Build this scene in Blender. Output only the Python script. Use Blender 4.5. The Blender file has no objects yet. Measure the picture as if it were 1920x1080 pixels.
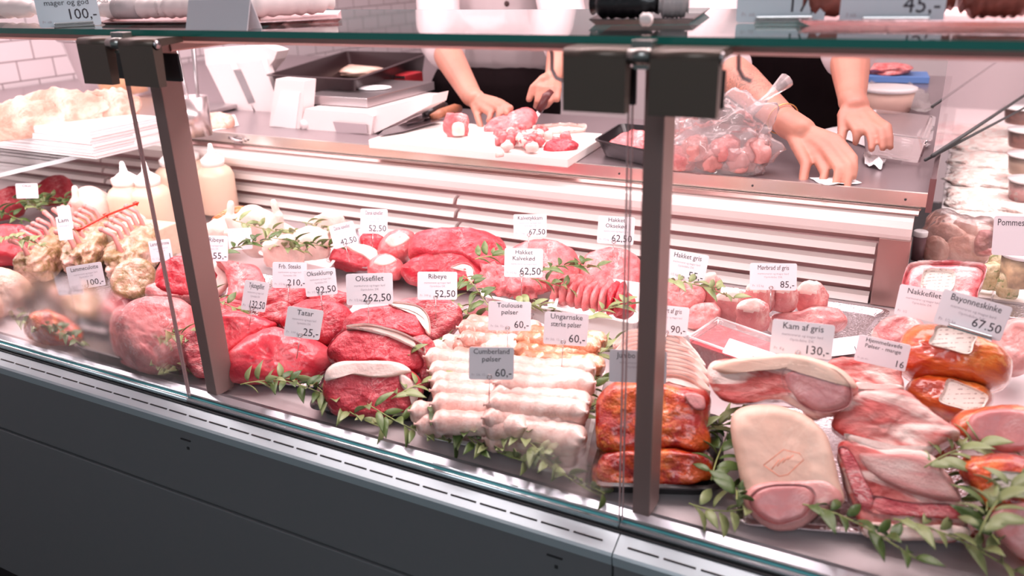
import bpy, bmesh, math, random
from mathutils import Vector, Matrix, noise, Euler
PI = math.pi
sc = bpy.context.scene
col = sc.collection
random.seed(7)

# ---------------- camera ----------------
EYE = Vector((0, 0, 1.35))
ROT = Matrix(((0.88599814, -0.14671673, 0.43986531),
              (0.46277975, 0.33916194, -0.8190263),
              (-0.02902071, 0.92921654, 0.36839438)))
F = 1544.0
cd = bpy.data.cameras.new('camera'); cam = bpy.data.objects.new('camera', cd); col.objects.link(cam)
cam.matrix_world = Matrix.Translation(EYE) @ ROT.to_4x4()
cd.sensor_width = 36; cd.lens = F / 1920 * 36; cd.clip_start = 0.02; cd.clip_end = 50
cd.dof.use_dof = True; cd.dof.focus_distance = 1.35; cd.dof.aperture_fstop = 4.0
sc.camera = cam

# ---------------- view, world, lights ----------------
sc.view_settings.view_transform = 'Standard'; sc.view_settings.look = 'None'
sc.view_settings.gamma = 1.0; sc.view_settings.use_curve_mapping = False
sc.view_settings.exposure = 0.22
w = bpy.data.worlds.new('world'); sc.world = w; w.use_nodes = True
w.node_tree.nodes['Background'].inputs[0].default_value = (0.62, 0.74, 0.80, 1)
w.node_tree.nodes['Background'].inputs[1].default_value = 0.25

def area(name, loc, size, power, color, look=None, spread=180):
    l = bpy.data.lights.new(name, 'AREA'); l.shape = 'RECTANGLE'; l.size, l.size_y = size
    l.energy = power; l.color = color; l.spread = math.radians(spread)
    o = bpy.data.objects.new(name, l); col.objects.link(o); o.location = loc
    d = Vector(look) - Vector(loc) if look else Vector((0, 0, -1))
    o.rotation_euler = d.to_track_quat('-Z', 'Y').to_euler()
    if abs(d.normalized().z) > .999: o.rotation_euler = (0, 0, 0)
    return o
PINK = (1.0, 0.80, 0.82)
area('case_lamp', (-1.85, 0.885, 1.243), (3.5, 0.05), 17, (1.0, 0.84, 0.85), (-1.85, 1.25, 0.75))
area('service_ceiling_lamp', (-1.1, 2.15, 2.8), (4.5, .8), 82, PINK, (-1.1, 2.3, 1.0))
area('case_ceiling_lamp', (-0.9, 1.45, 2.7), (4.5, 0.5), 52, (1.0, 0.82, 0.83), (-0.9, 1.6, 0.9))
area('side_case_lamp', (0.75, 2.4, 1.6), (0.9, 1.6), 13, (1.0, 0.88, 0.86), (0.6, 2.3, 0.8))
area('shop_ceiling_lamp', (0.5, -1.3, 2.6), (1.6, 0.8), 15, (0.86, 0.92, 1.0), (-0.1, 0.7, 0.6))

# ---------------- node helpers ----------------
class NT:
    def __init__(s, name):
        s.m = bpy.data.materials.new(name); s.m.use_nodes = True; s.t = s.m.node_tree
        s.b = s.t.nodes['Principled BSDF']; s.out = s.t.nodes['Material Output']
    def n(s, typ, ins=None, **kw):
        x = s.t.nodes.new(typ)
        for k, v in kw.items(): setattr(x, k, v)
        for k, v in (ins or {}).items():
            if hasattr(v, 'node'): s.t.links.new(v, x.inputs[k])
            else: x.inputs[k].default_value = v
        return x
    def l(s, a, b): s.t.links.new(a, b)
    def ramp(s, fac, stops, interp='LINEAR'):
        r = s.t.nodes.new('ShaderNodeValToRGB'); s.l(fac, r.inputs[0]); r.color_ramp.interpolation = interp
        e = r.color_ramp.elements
        while len(e) < len(stops): e.new(.5)
        for q, (p, c) in zip(e, stops):
            q.position = p; q.color = (*c, 1) if len(c) == 3 else c
        return r.outputs[0]
    def coord(s, scale=(1, 1, 1), kind='Object', rot=(0, 0, 0)):
        tc = s.n('ShaderNodeTexCoord'); mp = s.n('ShaderNodeMapping', {0: tc.outputs[kind]})
        mp.inputs['Scale'].default_value = scale; mp.inputs['Rotation'].default_value = rot
        return mp.outputs[0]
    def mix(s, f, a, b, mode='MIX'):
        x = s.t.nodes.new('ShaderNodeMix'); x.data_type = 'RGBA'; x.blend_type = mode
        for sock, v in ((x.inputs[0], f), (x.inputs[6], a), (x.inputs[7], b)):
            if hasattr(v, 'node'): s.l(v, sock)
            else: sock.default_value = v if not isinstance(v, tuple) else ((*v, 1) if len(v) == 3 else v)
        return x.outputs[2]
    def bump(s, h, strength=.3, dist=.002):
        b = s.n('ShaderNodeBump', {'Height': h}); b.inputs['Strength'].default_value = strength
        b.inputs['Distance'].default_value = dist; s.l(b.outputs[0], s.b.inputs['Normal'])

MATS = {}
def plain(name, c, rough=.5, metal=0, bump=0, bs=80, var=0, coat=0, sss=0, spec=.5, stretch=(1, 1, 1)):
    if name in MATS: return MATS[name]
    t = NT(name); b = t.b
    b.inputs['Base Color'].default_value = (*c, 1); b.inputs['Roughness'].default_value = rough
    b.inputs['Metallic'].default_value = metal; b.inputs['Coat Weight'].default_value = coat
    b.inputs['Specular IOR Level'].default_value = spec
    if sss:
        b.inputs['Subsurface Weight'].default_value = sss; b.inputs['Subsurface Radius'].default_value = (.012, .005, .004)
        b.inputs['Subsurface Scale'].default_value = 1
    nz = t.n('ShaderNodeTexNoise', {0: t.coord(stretch), 'Scale': bs, 'Detail': 4.0})
    if var:
        d = tuple(max(0, x * (1 - var)) for x in c); u = tuple(min(1, x * (1 + var)) for x in c)
        t.l(t.ramp(nz.outputs[0], [(.3, d), (.7, u)]), b.inputs['Base Color'])
    if bump: t.bump(nz.outputs[0], bump)
    MATS[name] = t.m; return t.m

def meat(name, c1, c2, fat, fw=.03, vs=30, stretch=(1, 1, 1), rough=.32, bump=.5, coat=.15, blot=.0, blots=14, distort=1.2, sss=.12, fine=220, con=1.0):
    """flesh: two tones of red, thin fat veins, optional large fat patches"""
    if name in MATS: return MATS[name]
    t = NT(name); b = t.b; co = t.coord(stretch)
    big = t.n('ShaderNodeTexNoise', {0: co, 'Scale': vs * .7, 'Detail': 8.0, 'Roughness': .62, 'Distortion': .4})
    pale = tuple(a + (f - a) * .38 * con for a, f in zip(c2, fat)); deep = tuple(a * (1 - .28 * con) for a in c1)  # the palest tone is surface sheen, painted as patches into the flesh colour
    base = t.ramp(big.outputs[0], [(.30, deep), (.44, c1), (.58, c2), (.72, pale)])
    v = t.n('ShaderNodeTexNoise', {0: co, 'Scale': vs * 1.25, 'Detail': 7.0, 'Roughness': .6, 'Distortion': distort * .6})
    veins = t.ramp(v.outputs[0], [(.5 - fw, (0, 0, 0)), (.5, (1, 1, 1)), (.5 + fw, (0, 0, 0))])
    gate = t.n('ShaderNodeTexNoise', {0: co, 'Scale': vs * .4, 'Detail': 2.0, 'Distortion': .5})
    g = t.ramp(gate.outputs[0], [(.45, (.02, .02, .02)), (.62, (.8, .8, .8))])
    fac = t.mix(1.0, veins, g, 'MULTIPLY')
    c = t.mix(fac, base, fat)
    if blot:
        q = t.n('ShaderNodeTexNoise', {0: co, 'Scale': blots, 'Detail': 4.0, 'Distortion': .8})
        qf = t.ramp(q.outputs[0], [(.58 - blot * .2, (0, 0, 0)), (.66 - blot * .2, (1, 1, 1))])
        c = t.mix(qf, c, fat)
    t.l(c, b.inputs['Base Color'])
    b.inputs['Roughness'].default_value = rough; b.inputs['Coat Weight'].default_value = coat; b.inputs['Coat Roughness'].default_value = .15
    if sss:
        b.inputs['Subsurface Weight'].default_value = sss; b.inputs['Subsurface Radius'].default_value = (.01, .003, .003)
        b.inputs['Subsurface Scale'].default_value = 1
    fn = t.n('ShaderNodeTexNoise', {0: co, 'Scale': fine, 'Detail': 6.0})
    add = t.n('ShaderNodeMath', {0: fn.outputs[0], 1: v.outputs[0]}, operation='ADD')
    t.bump(add.outputs[0], bump, .003)
    MATS[name] = t.m; return t.m

def glassy(name, tint=(1, 1, 1), refl=.10, rough=.03, alpha=0.0, acol=(1, .95, .95), bump=0, bs=40, inten=1.0):
    """thin clear film or pane: see-through plus gloss, optional milky part"""
    if name in MATS: return MATS[name]
    t = NT(name); t.t.nodes.remove(t.b)
    tr = t.n('ShaderNodeBsdfTransparent', {0: (*tint, 1)})
    gl = t.n('ShaderNodeBsdfGlossy', {'Roughness': rough, 'Color': (inten, inten, inten, 1)})
    fr = t.n('ShaderNodeLayerWeight', {'Blend': refl})
    if bump:
        nz = t.n('ShaderNodeTexNoise', {0: t.coord(), 'Scale': bs, 'Detail': 4.0, 'Distortion': .8})
        bp = t.n('ShaderNodeBump', {'Height': nz.outputs[0]}); bp.inputs['Strength'].default_value = bump; bp.inputs['Distance'].default_value = .004
        t.l(bp.outputs[0], gl.inputs['Normal']); t.l(bp.outputs[0], fr.inputs['Normal'])
    m1 = t.n('ShaderNodeMixShader', {0: fr.outputs['Fresnel'], 1: tr.outputs[0], 2: gl.outputs[0]})
    o = m1.outputs[0]
    if alpha:
        df = t.n('ShaderNodeBsdfDiffuse', {0: (*acol, 1)}); o = t.n('ShaderNodeMixShader', {0: alpha, 1: o, 2: df.outputs[0]}).outputs[0]
    t.l(o, t.out.inputs[0]); MATS[name] = t.m; return t.m

# ---------------- geometry helpers ----------------
def ray(px, py): return ROT @ Vector((px - 960, 540 - py, -F))
def at(px, py, z=None, Y=None, X=None):
    r = ray(px, py)
    k = (z - EYE.z) / r.z if z is not None else (Y / r.y if Y is not None else X / r.x)
    return EYE + r * k
FW = -Vector((ROT[0][2], ROT[1][2], ROT[2][2]))
def ppm(p): return F / (Vector(p) - EYE).dot(FW)

def tag(o, label, cat=None, group=None, kind=None):
    if label: o['label'] = label
    if cat: o['category'] = cat
    if group: o['group'] = group
    if kind: o['kind'] = kind
    return o
def link(name, me, m, parent=None, loc=None, rot=None):
    o = bpy.data.objects.new(name, me); col.objects.link(o)
    if m is not None and len(me.materials) == 0:
        for x in (m if isinstance(m, (list, tuple)) else [m]): me.materials.append(x)
    if parent: o.parent = parent
    if loc is not None: o.location = loc
    if rot is not None: o.rotation_euler = rot
    return o
def empty(name, loc=(0, 0, 0), rot=(0, 0, 0)):
    o = bpy.data.objects.new(name, None); col.objects.link(o); o.location = loc; o.rotation_euler = rot; o.empty_display_size = .05
    return o
def copytree(o, parent=None):
    c = o.copy(); col.objects.link(c)
    if parent: c.parent = parent
    for ch in list(o.children): copytree(ch, c)
    return c
def pydata(name, vs, fs, m, parent=None, loc=None, rot=None, smooth=True, mi=None):
    me = bpy.data.meshes.new(name); me.from_pydata([tuple(v) for v in vs], [], fs)
    if mi: me.polygons.foreach_set('material_index', mi)
    if smooth: me.polygons.foreach_set('use_smooth', [True] * len(me.polygons))
    me.update(); return link(name, me, m, parent, loc, rot)

class MB:
    """collects simple shapes into ONE mesh"""
    def __init__(s): s.v = []; s.f = []; s.sm = []
    def add(s, vs, fs, M=None, smooth=False):
        k = len(s.v); s.v += [(M @ Vector(v) if M else Vector(v)) for v in vs]; s.f += [tuple(i + k for i in f) for f in fs]; s.sm += [smooth] * len(fs)
    def box(s, c, d, M=None, bev=0):
        bm = bmesh.new(); bmesh.ops.create_cube(bm, size=1)
        for v in bm.verts: v.co = Vector((v.co.x * d[0], v.co.y * d[1], v.co.z * d[2])) + Vector(c)
        if bev: bmesh.ops.bevel(bm, geom=list(bm.edges), offset=min(bev, min(d) * .45), segments=2, profile=.6, affect='EDGES')
        bm.verts.index_update(); s.add([v.co.copy() for v in bm.verts], [[v.index for v in f.verts] for f in bm.faces], M); bm.free(); return s
    def tube(s, pts, r, n=10, caps=True, M=None):
        pts = [Vector(p) for p in pts]; rs = r if isinstance(r, (list, tuple)) else [r] * len(pts)
        vs = []; fs = []; up = None
        for i, p in enumerate(pts):
            d = (pts[min(i + 1, len(pts) - 1)] - pts[max(i - 1, 0)]).normalized()
            if up is None: up = Vector((0, 0, 1)) if abs(d.z) < .9 else Vector((1, 0, 0))
            a = d.cross(up).normalized(); up = a.cross(d).normalized()
            for k in range(n):
                t = 2 * PI * k / n; vs.append(p + (a * math.cos(t) + up * math.sin(t)) * rs[i])
        for i in range(len(pts) - 1):
            for k in range(n): fs.append((i * n + k, i * n + (k + 1) % n, (i + 1) * n + (k + 1) % n, (i + 1) * n + k))
        if caps: fs.append(tuple(range(n))[::-1]); fs.append(tuple((len(pts) - 1) * n + k for k in range(n)))
        s.add(vs, fs, M, True); return s
    def lathe(s, prof, n=24, M=None):
        vs = []; fs = []
        for r, z in prof:
            for k in range(n): vs.append((r * math.cos(2 * PI * k / n), r * math.sin(2 * PI * k / n), z))
        for i in range(len(prof) - 1):
            for k in range(n): fs.append((i * n + k, i * n + (k + 1) % n, (i + 1) * n + (k + 1) % n, (i + 1) * n + k))
        s.add(vs, fs, M, True); return s
    def prism(s, poly, a, b, axis='x', M=None):
        """polygon (2-D) extruded along an axis from a to b"""
        n = len(poly)
        g = {'x': lambda p, t: (t, p[0], p[1]), 'y': lambda p, t: (p[0], t, p[1]), 'z': lambda p, t: (p[0], p[1], t)}[axis]
        vs = [g(p, a) for p in poly] + [g(p, b) for p in poly]
        fs = [(i, (i + 1) % n, n + (i + 1) % n, n + i) for i in range(n)] + [tuple(range(n))[::-1], tuple(range(n, 2 * n))]
        s.add(vs, fs, M); return s
    def sphere(s, c, r, n=12, M=None):
        bm = bmesh.new(); bmesh.ops.create_uvsphere(bm, u_segments=n, v_segments=max(6, n // 2 + 1), radius=1)
        rr = r if isinstance(r, (tuple, list)) else (r, r, r)
        s.add([Vector((v.co.x * rr[0], v.co.y * rr[1], v.co.z * rr[2])) + Vector(c) for v in bm.verts], [[v.index for v in f.verts] for f in bm.faces], M, True); bm.free(); return s
    def build(s, name, m, parent=None, loc=None, rot=None):
        me = bpy.data.meshes.new(name); me.from_pydata([tuple(v) for v in s.v], [], s.f)
        bm = bmesh.new(); bm.from_mesh(me); bmesh.ops.recalc_face_normals(bm, faces=bm.faces); bm.to_mesh(me); bm.free()
        me.polygons.foreach_set('use_smooth', s.sm); me.update(); return link(name, me, m, parent, loc, rot)

_ico = {}
def ico(sub):
    if sub not in _ico:
        bm = bmesh.new(); bmesh.ops.create_icosphere(bm, subdivisions=sub, radius=1)
        _ico[sub] = ([v.co.copy() for v in bm.verts], [tuple(v.index for v in f.verts) for f in bm.faces]); bm.free()
    return _ico[sub]
def nz(v, seed, s): return noise.fractal(Vector(v) * s + Vector((seed * 7.3, seed * 3.1, seed * 1.7)), .9, 2.0, 3)
def blobverts(d, sup=2.6, n=.08, ns=1.3, seed=1, sub=4, bend=0, taper=0, sag=.35, groove=None, fine=0):
    V, Fc = ico(sub); out = []
    for v in V:
        k = (abs(v.x) ** sup + abs(v.y) ** sup + abs(v.z) ** sup) ** (-1 / sup)
        p = v * k; q = p.copy()
        a = 1 + n * 1.6 * nz(q, seed, ns) + (fine * nz(q, seed + 3, ns * 5) if fine else 0)
        p = p * a
        if p.z < -(1 - sag): p.z = -(1 - sag) + (p.z + 1 - sag) * .12
        if taper: p.y *= 1 - taper * p.x; p.z = p.z * (1 - taper * .5 * p.x)
        if groove: p = groove(p)
        x = p.x * d[0] / 2; y = p.y * d[1] / 2; z = (p.z + (1 - sag)) * d[2] / (2 - sag)
        if bend: y += bend * (p.x ** 2) * d[0]
        out.append(Vector((x, y, z)))
    return out, Fc
def blob(name, c, d, m, parent=None, rot=0, **kw):
    vs, fs = blobverts(d, **kw)
    return pydata(name, vs, fs, m, parent, c, rot if isinstance(rot, tuple) else (0, 0, rot))
def shell(name, vs, fs, pred, off, m, parent):
    """a layer lying over the part of a blob where pred(centre) holds"""
    keep = [f for f in fs if pred(sum((vs[i] for i in f), Vector()) / 3)]
    nrm = {}
    for f in keep:
        n = (vs[f[1]] - vs[f[0]]).cross(vs[f[2]] - vs[f[0]]).normalized()
        for i in f: nrm[i] = nrm.get(i, Vector()) + n
    cnt = {}
    for f in keep:
        for e in ((f[0], f[1]), (f[1], f[2]), (f[2], f[0])):
            k = tuple(sorted(e)); cnt[k] = cnt.get(k, 0) + 1
    edge = {i for k, c in cnt.items() if c == 1 for i in k}
    idx = {i: j for j, i in enumerate(nrm)}
    out = [vs[i] + nrm[i].normalized() * (off if i not in edge else -.001) for i in nrm]
    return pydata(name, out, [tuple(idx[i] for i in f) for f in keep], m, parent)

def bb(x0, y0, x1, y1, zb, H, k=1.0):
    """world centre of the base, size and heading of a thing whose outline fills this picture box, standing at height zb"""
    p = at((x0 + x1) / 2, y1, z=zb); s = ppm(p)
    r = ray((x0 + x1) / 2, (y0 + y1) / 2); hd = Vector((r.x, r.y, 0)).normalized(); el = math.atan2(-r.z, math.hypot(r.x, r.y))
    D = max(((y1 - y0) / s - H * math.cos(el)) / math.sin(el), .02)
    s2 = ppm(p + hd * D / 2 + Vector((0, 0, H / 2)))
    W = (x1 - x0) / s2
    return p + hd * D / 2, (W * k, D * k, H), math.atan2(hd.y, hd.x) - PI / 2

def catmull(pts, n=8, closed=True):
    out = []; N = len(pts)
    for i in range(N if closed else N - 1):
        g = lambda j: Vector(pts[j % N] if closed else pts[min(max(j, 0), N - 1)])
        p0, p1, p2, p3 = g(i - 1), g(i), g(i + 1), g(i + 2)
        for k in range(n):
            t = k / n; out.append(.5 * ((2 * p1) + (p2 - p0) * t + (2 * p0 - 5 * p1 + 4 * p2 - p3) * t * t + (3 * p1 - p0 - 3 * p2 + p3) * t ** 3))
    if not closed: out.append(Vector(pts[-1]))
    return out
def cut(name, outline, depth, m, parent=None, loc=None, rot=None, seed=1, rnd=.12, rough=.0035, rings=13, bulge=.0, nl=10, smoothn=9):
    """a cut of meat: a smooth outline in X-Z extruded along +Y with soft edges and slightly uneven faces"""
    o = catmull([(a, b, 0) for a, b in outline], smoothn); n = len(o)
    c = sum(o, Vector()) / n; vs = []; fs = []
    prof = []
    for i in range(rings): prof.append(((i + .3) / rings * (1 - rnd), 0))
    for i in range(5): a = PI / 2 * i / 4; prof.append((1 - rnd + rnd * math.sin(a), rnd * (1 - math.cos(a))))
    R = max(v.length for v in (p - c for p in o))
    lay = [(t, y * R) for t, y in prof]
    L = [(1, rnd * R + (depth - 2 * rnd * R) * (i + 1) / (nl + 1)) for i in range(nl)]
    lay = lay + L + [(t, depth - y * R) for t, y in prof[::-1]]
    for j, (t, y) in enumerate(lay):
        for p in o:
            q = c + (p - c) * t
            yy = y - bulge * (1 - t * t) if j < rings + 4 else (y + bulge * .5 * (1 - t * t) if j > rings + 4 + nl else y)
            v = Vector((q.x, yy, q.y)); d = Vector((nz(v * 24, seed, 1), nz(v * 24, seed + 9, 1) + .5 * nz(v * 75, seed, 1), nz(v * 24, seed + 5, 1) + .3 * nz(v * 75, seed + 2, 1)))
            vs.append(v + d * rough)
    m_ = len(lay)
    for j in range(m_ - 1):
        for k in range(n): fs.append((j * n + k, j * n + (k + 1) % n, (j + 1) * n + (k + 1) % n, (j + 1) * n + k))
    vs.append(sum(vs[:n], Vector()) / n); vs.append(sum(vs[(m_ - 1) * n:m_ * n], Vector()) / n)
    for k in range(n):
        fs.append((m_ * n, (k + 1) % n, k)); fs.append((m_ * n + 1, (m_ - 1) * n + k, (m_ - 1) * n + (k + 1) % n))
    return pydata(name, vs, fs, m, parent, loc, rot)

# ---------------- materials of the place ----------------
STEEL = plain('brushed_steel', (.50, .46, .47), .32, 1.0, bump=.04, bs=60, stretch=(1, 30, 30))
STEELD = plain('dull_steel', (.36, .33, .34), .42, .9, bump=.04, bs=60, stretch=(1, 30, 30))
ALU = plain('aluminium', (.42, .44, .48), .30, .85, bump=.03, bs=40, stretch=(.3, 20, 20))
PANEL = plain('grey_panel', (.23, .235, .245), .40, .35, bump=.03, bs=300)
WHITEP = plain('white_plastic', (.80, .76, .76), .38)
BLACKP = plain('black_plastic', (.012, .010, .012), .3, coat=.2)
DARKM = plain('dark_metal', (.13, .098, .080), .36, .45)
LOUV = plain('cream_enamel', (.80, .73, .70), .34)
GAPSHADE = plain('gap_shade_brown', (.50, .32, .32), .6)  # brown shade of the slat gaps, put into the colour of the backing
BROWNM = plain('copper_tinted_steel', (.42, .27, .25), .35, .85, bump=.03, bs=50, stretch=(20, 1, 1))
PINKW = plain('pink_white_wall', (.80, .70, .71), .7)
SEAL = plain('black_seal', (.03, .03, .032), .6)
GREEN = plain('green_glass_edge', (.008, .17, .135), .08, coat=.5)
TEAL = plain('teal_glass_edge', (.10, .42, .44), .12, coat=.5)
PANE = glassy('clear_pane', (.985, .99, .99), .06, .02)
SHELFG = glassy('shelf_glass', (.95, .97, .96), .30, .03, .008, (1, .9, .9))
PAPER = plain('white_paper', (.84, .83, .84), .6, bump=.05, bs=40)
FLOORM = plain('dark_floor', (.035, .04, .042), .5, bump=.1, bs=12, var=.3)
DECKM = plain('deck_steel', (.56, .49, .50), .38, .35, bump=.05, bs=30)

t = NT('wall_tiles')
bk = t.n('ShaderNodeTexBrick', {0: t.coord((1, 1, 1)), 'Color1': (.70, .62, .64, 1), 'Color2': (.66, .58, .60, 1), 'Mortar': (.30, .24, .25, 1), 'Scale': 1.0, 'Mortar Size': .003, 'Brick Width': .15, 'Row Height': .075})
t.l(bk.outputs[0], t.b.inputs['Base Color']); t.b.inputs['Roughness'].default_value = .2; t.bump(bk.outputs[1], -.4, .002); TILE = t.m

# ---------------- the room ----------------
def struct(name, mb, m, **k): return tag(mb.build(name, m, **k), None, kind='structure')
struct('floor', MB().box((-1, 2.2, -.05), (12, 10, .1)), FLOORM)
struct('ceiling', MB().box((-1, 2.2, 3.05), (12, 10, .1)), PINKW)
wl = MB().box((0, 0, 0), (8.0, 3.0, .1)).build('wall_left', TILE); wl.matrix_world = Matrix.Translation((-3.25, 3.2, 1.5)) @ Matrix.Rotation(PI / 2, 4, 'Z') @ Matrix.Rotation(PI / 2, 4, 'X'); tag(wl, None, kind='structure')
wb = MB().box((0, 0, 0), (8, 3, .1)).build('wall_back', PINKW); wb.matrix_world = Matrix.Translation((.2, 5.2, 1.5)) @ Matrix.Rotation(PI / 2, 4, 'X'); tag(wb, None, kind='structure')

# ---------------- the glass display case ----------------
XL, XR = -3.1, 1.6
case = tag(empty('display_case', (0, .7, 0)), 'long glazed butcher display case with grey front panels and slanted clamps', 'display case')
def part(name, mb, m, parent=case):
    o = mb.build(name, m); o.parent = parent; o.matrix_parent_inverse = parent.matrix_world.inverted() if parent is not case else Matrix.Translation((0, -.7, 0)); return o
XJ = -.262
for a, b in ((XL, XJ - .001), (XJ + .001, XR)):
    part('upper_front_panel', MB().box(((a + b) / 2, .712, .660), (b - a, .012, .132), bev=.002), PANEL)
    part('lower_front_panel', MB().box(((a + b) / 2, .712, .405), (b - a, .012, .368), bev=.002), PANEL)
part('plinth', MB().box(((XL + XR) / 2, .80, .11), (XR - XL, .08, .2)), BLACKP)
part('case_body', MB().box(((XL + XR) / 2, 1.13, .46), (XR - XL, .80, .52)), PANEL)
for px, py in ((349, 829), (1040, 1049)):
    p = at(px, py, Y=.7055); m = MB().box((p.x, .7055, p.z + .004), (.020, .002, .0022)); m.box((p.x + .002, .7055, p.z - .010), (.004, .002, .004)); part('keyhole', m, SEAL)
for a, b in ((XL, XJ - .0008), (XJ + .0008, XR)):
    part('vent_rail', MB().prism([(.7045, .716), (.7035, .7285), (.7060, .7315), (.7300, .7415), (.7300, .716)], a, b), plain('pale_vent_rail', (.58, .68, .72), .38, .5))
x = XJ - .012
while x > -2.2: part('vent_slot', MB().box((x - .022, .7165, .7361), (.036, .0016, .0016)), BLACKP); x -= .0415
x = XJ + .010
while x < .35: part('vent_slot', MB().box((x + .022, .7165, .7361), (.036, .0016, .0016)), BLACKP); x += .0415
part('seal_strip', MB().box(((XL + XR) / 2, .7315, .7415), (XR - XL, .004, .004)), SEAL)
for a, b in ((XL, -.958), (-.9565, -.2665), (-.2645, XR)):
    m = MB().tube([(a, .7370, .7475), (b, .7370, .7475)], .0045, 12); m.tube([(a, .7415, .7545), (b, .7415, .7545)], .0022, 8)
    part('glass_seat_rail', m, plain('bright_alu', (.62, .69, .72), .25, .85))
    part('glass_edge', MB().box(((a + b) / 2, .7395, .7510), (b - a, .0035, .004)), TEAL)
part('inner_rail', MB().prism([(.742, .745), (.742, .7565), (.752, .760), (.762, .757), (.762, .745)], XL, XR), ALU)
part('case_deck', MB().box(((XL + XR) / 2, 1.14, .735), (XR - XL, .78, .03)), DECKM)
# panes of the front: fogged low down where the cold air meets the glass
t = NT('fogged_pane'); t.t.nodes.remove(t.b)
tr = t.n('ShaderNodeBsdfTransparent', {0: (.985, .99, .99, 1)}); gl = t.n('ShaderNodeBsdfGlossy', {'Roughness': .02}); fr = t.n('ShaderNodeLayerWeight', {'Blend': .06})
clear = t.n('ShaderNodeMixShader', {0: fr.outputs['Fresnel'], 1: tr.outputs[0], 2: gl.outputs[0]})
rf = t.n('ShaderNodeBsdfRefraction', {0: (.97, .97, .97, 1), 'Roughness': .26, 'IOR': 1.3})
df = t.n('ShaderNodeBsdfTranslucent', {0: (.9, .9, .9, 1)}); fog = t.n('ShaderNodeMixShader', {0: .10, 1: rf.outputs[0], 2: df.outputs[0]})
co = t.coord()
def spot(cx, cz, rx, rz, soft):
    mp = t.n('ShaderNodeMapping', {0: co}); mp.inputs['Location'].default_value = (-cx / rx, 0, -cz / rz); mp.inputs['Scale'].default_value = (1 / rx, 0, 1 / rz)
    L = t.n('ShaderNodeVectorMath', {0: mp.outputs[0]}, operation='LENGTH')
    return t.ramp(L.outputs['Value'], [(1 - soft, (1, 1, 1)), (1, (0, 0, 0))])
s1 = spot(-1.19, .815, .25, .104, .30); s2 = spot(-.335, .80, .062, .055, .6)
n_ = t.n('ShaderNodeTexNoise', {0: co, 'Scale': 9.0, 'Detail': 3.0}); nr = t.ramp(n_.outputs[0], [(.22, (.6, .6, .6)), (.45, (1, 1, 1))])
mx = t.mix(1.0, t.mix(1.0, s1, s2, 'LIGHTEN'), nr, 'MULTIPLY')
fin = t.n('ShaderNodeMixShader', {0: mx, 1: clear.outputs[0], 2: fog.outputs[0]}); t.l(fin.outputs[0], t.out.inputs[0]); FOGP = t.m
ZT = 1.272
for a, b, m_ in ((-1.66, -.958, FOGP), (-.956, -.2660, FOGP), (-.2645, .45, PANE), (-2.36, -1.664, PANE)):
    g = pydata('front_glass_pane', [(a, .7393, .752), (b, .7393, .752), (b, .7393, ZT), (a, .7393, ZT)], [(0, 1, 2, 3)], m_, case, smooth=False); g.matrix_parent_inverse = Matrix.Translation((0, -.7, 0))
    for x in (a + .0012, b - .0012):
        part('pane_edge', MB().box((x, .7393, (.752 + ZT) / 2), (.0011, .003, ZT - .752)), plain('pane_edge_glass', (.62, .44, .44), .12, .2, coat=.5), case)
# posts and clamps
POST = plain('post_metal', (.30, .20, .185), .42, .40, bump=.02, bs=80, stretch=(1, 1, .1))
for xp in (-.9195, -.2455, .60, -1.60):
    part('post', MB().box((xp, .768, 1.015), (.0205, .036, .515), bev=.0015), POST)
    part('shelf_bracket', MB().box((xp + .004, .945, 1.262), (.018, .34, .016), bev=.002), BROWNM)
for x0, x1, xb0, xb1 in ((-.316, -.256, -.2345, -.1745), (-.985, -.932, -.908, -.848)):
    for a, b in ((x0, x1), (xb0, xb1)):
        m = MB().prism([(.698, 1.221), (.698, 1.269), (.701, 1.2745), (.707, 1.277), (.745, 1.277), (.745, 1.270), (.712, 1.268), (.709, 1.221)], a, b)
        m.tube([(a, .7045, 1.2705), (b, .7045, 1.2705)], .0066, 16)
        part('glass_clamp', m, DARKM)
        part('clamp_jaw', MB().box(((a + b) / 2, .7365, 1.240), (b - a - .006, .004, .034), bev=.001), BLACKP)
        c = part('clamp_screw', MB().tube([(b - .001, .7045, 1.2705), (b + .002, .7045, 1.2705)], .005, 12), STEEL)
    m = MB().tube([(x1 + .001, .7045, 1.2705), (xb0 - .001, .7045, 1.2705)], .0072, 18); m.box(((x1 + xb0) / 2, .715, 1.279), (xb0 - x1 - .002, .014, .009), bev=.001); m.box(((x1 + xb0) / 2, .722, 1.262), (xb0 - x1 - .008, .03, .006))
    part('clamp_hinge', m, plain('hinge_metal', (.34, .33, .31), .25, .9))
# glass shelf over the case with its lamp rail
part('glass_shelf', MB().box((-.75, .94, 1.2805), (4.7, .40, .007)), SHELFG)
part('shelf_front_edge', MB().box((-.75, .7395, 1.2805), (4.7, .001, .0072)), GREEN)
part('shelf_rear_edge', MB().box((-.75, 1.1405, 1.2805), (4.7, .001, .0072)), TEAL)
part('lamp_rail', MB().prism([(.752, 1.2765), (.752, 1.2705), (.765, 1.2665), (.80, 1.263), (.84, 1.266), (.84, 1.2765)], -3.1, 1.6), plain('rail_copper', (.52, .27, .25), .4, .3))
part('lamp_tube', MB().tube([(-3.05, .862, 1.2655), (1.55, .862, 1.2655)], .009, 12), plain('lamp_tube_white', (.9, .85, .85), .3))

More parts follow.
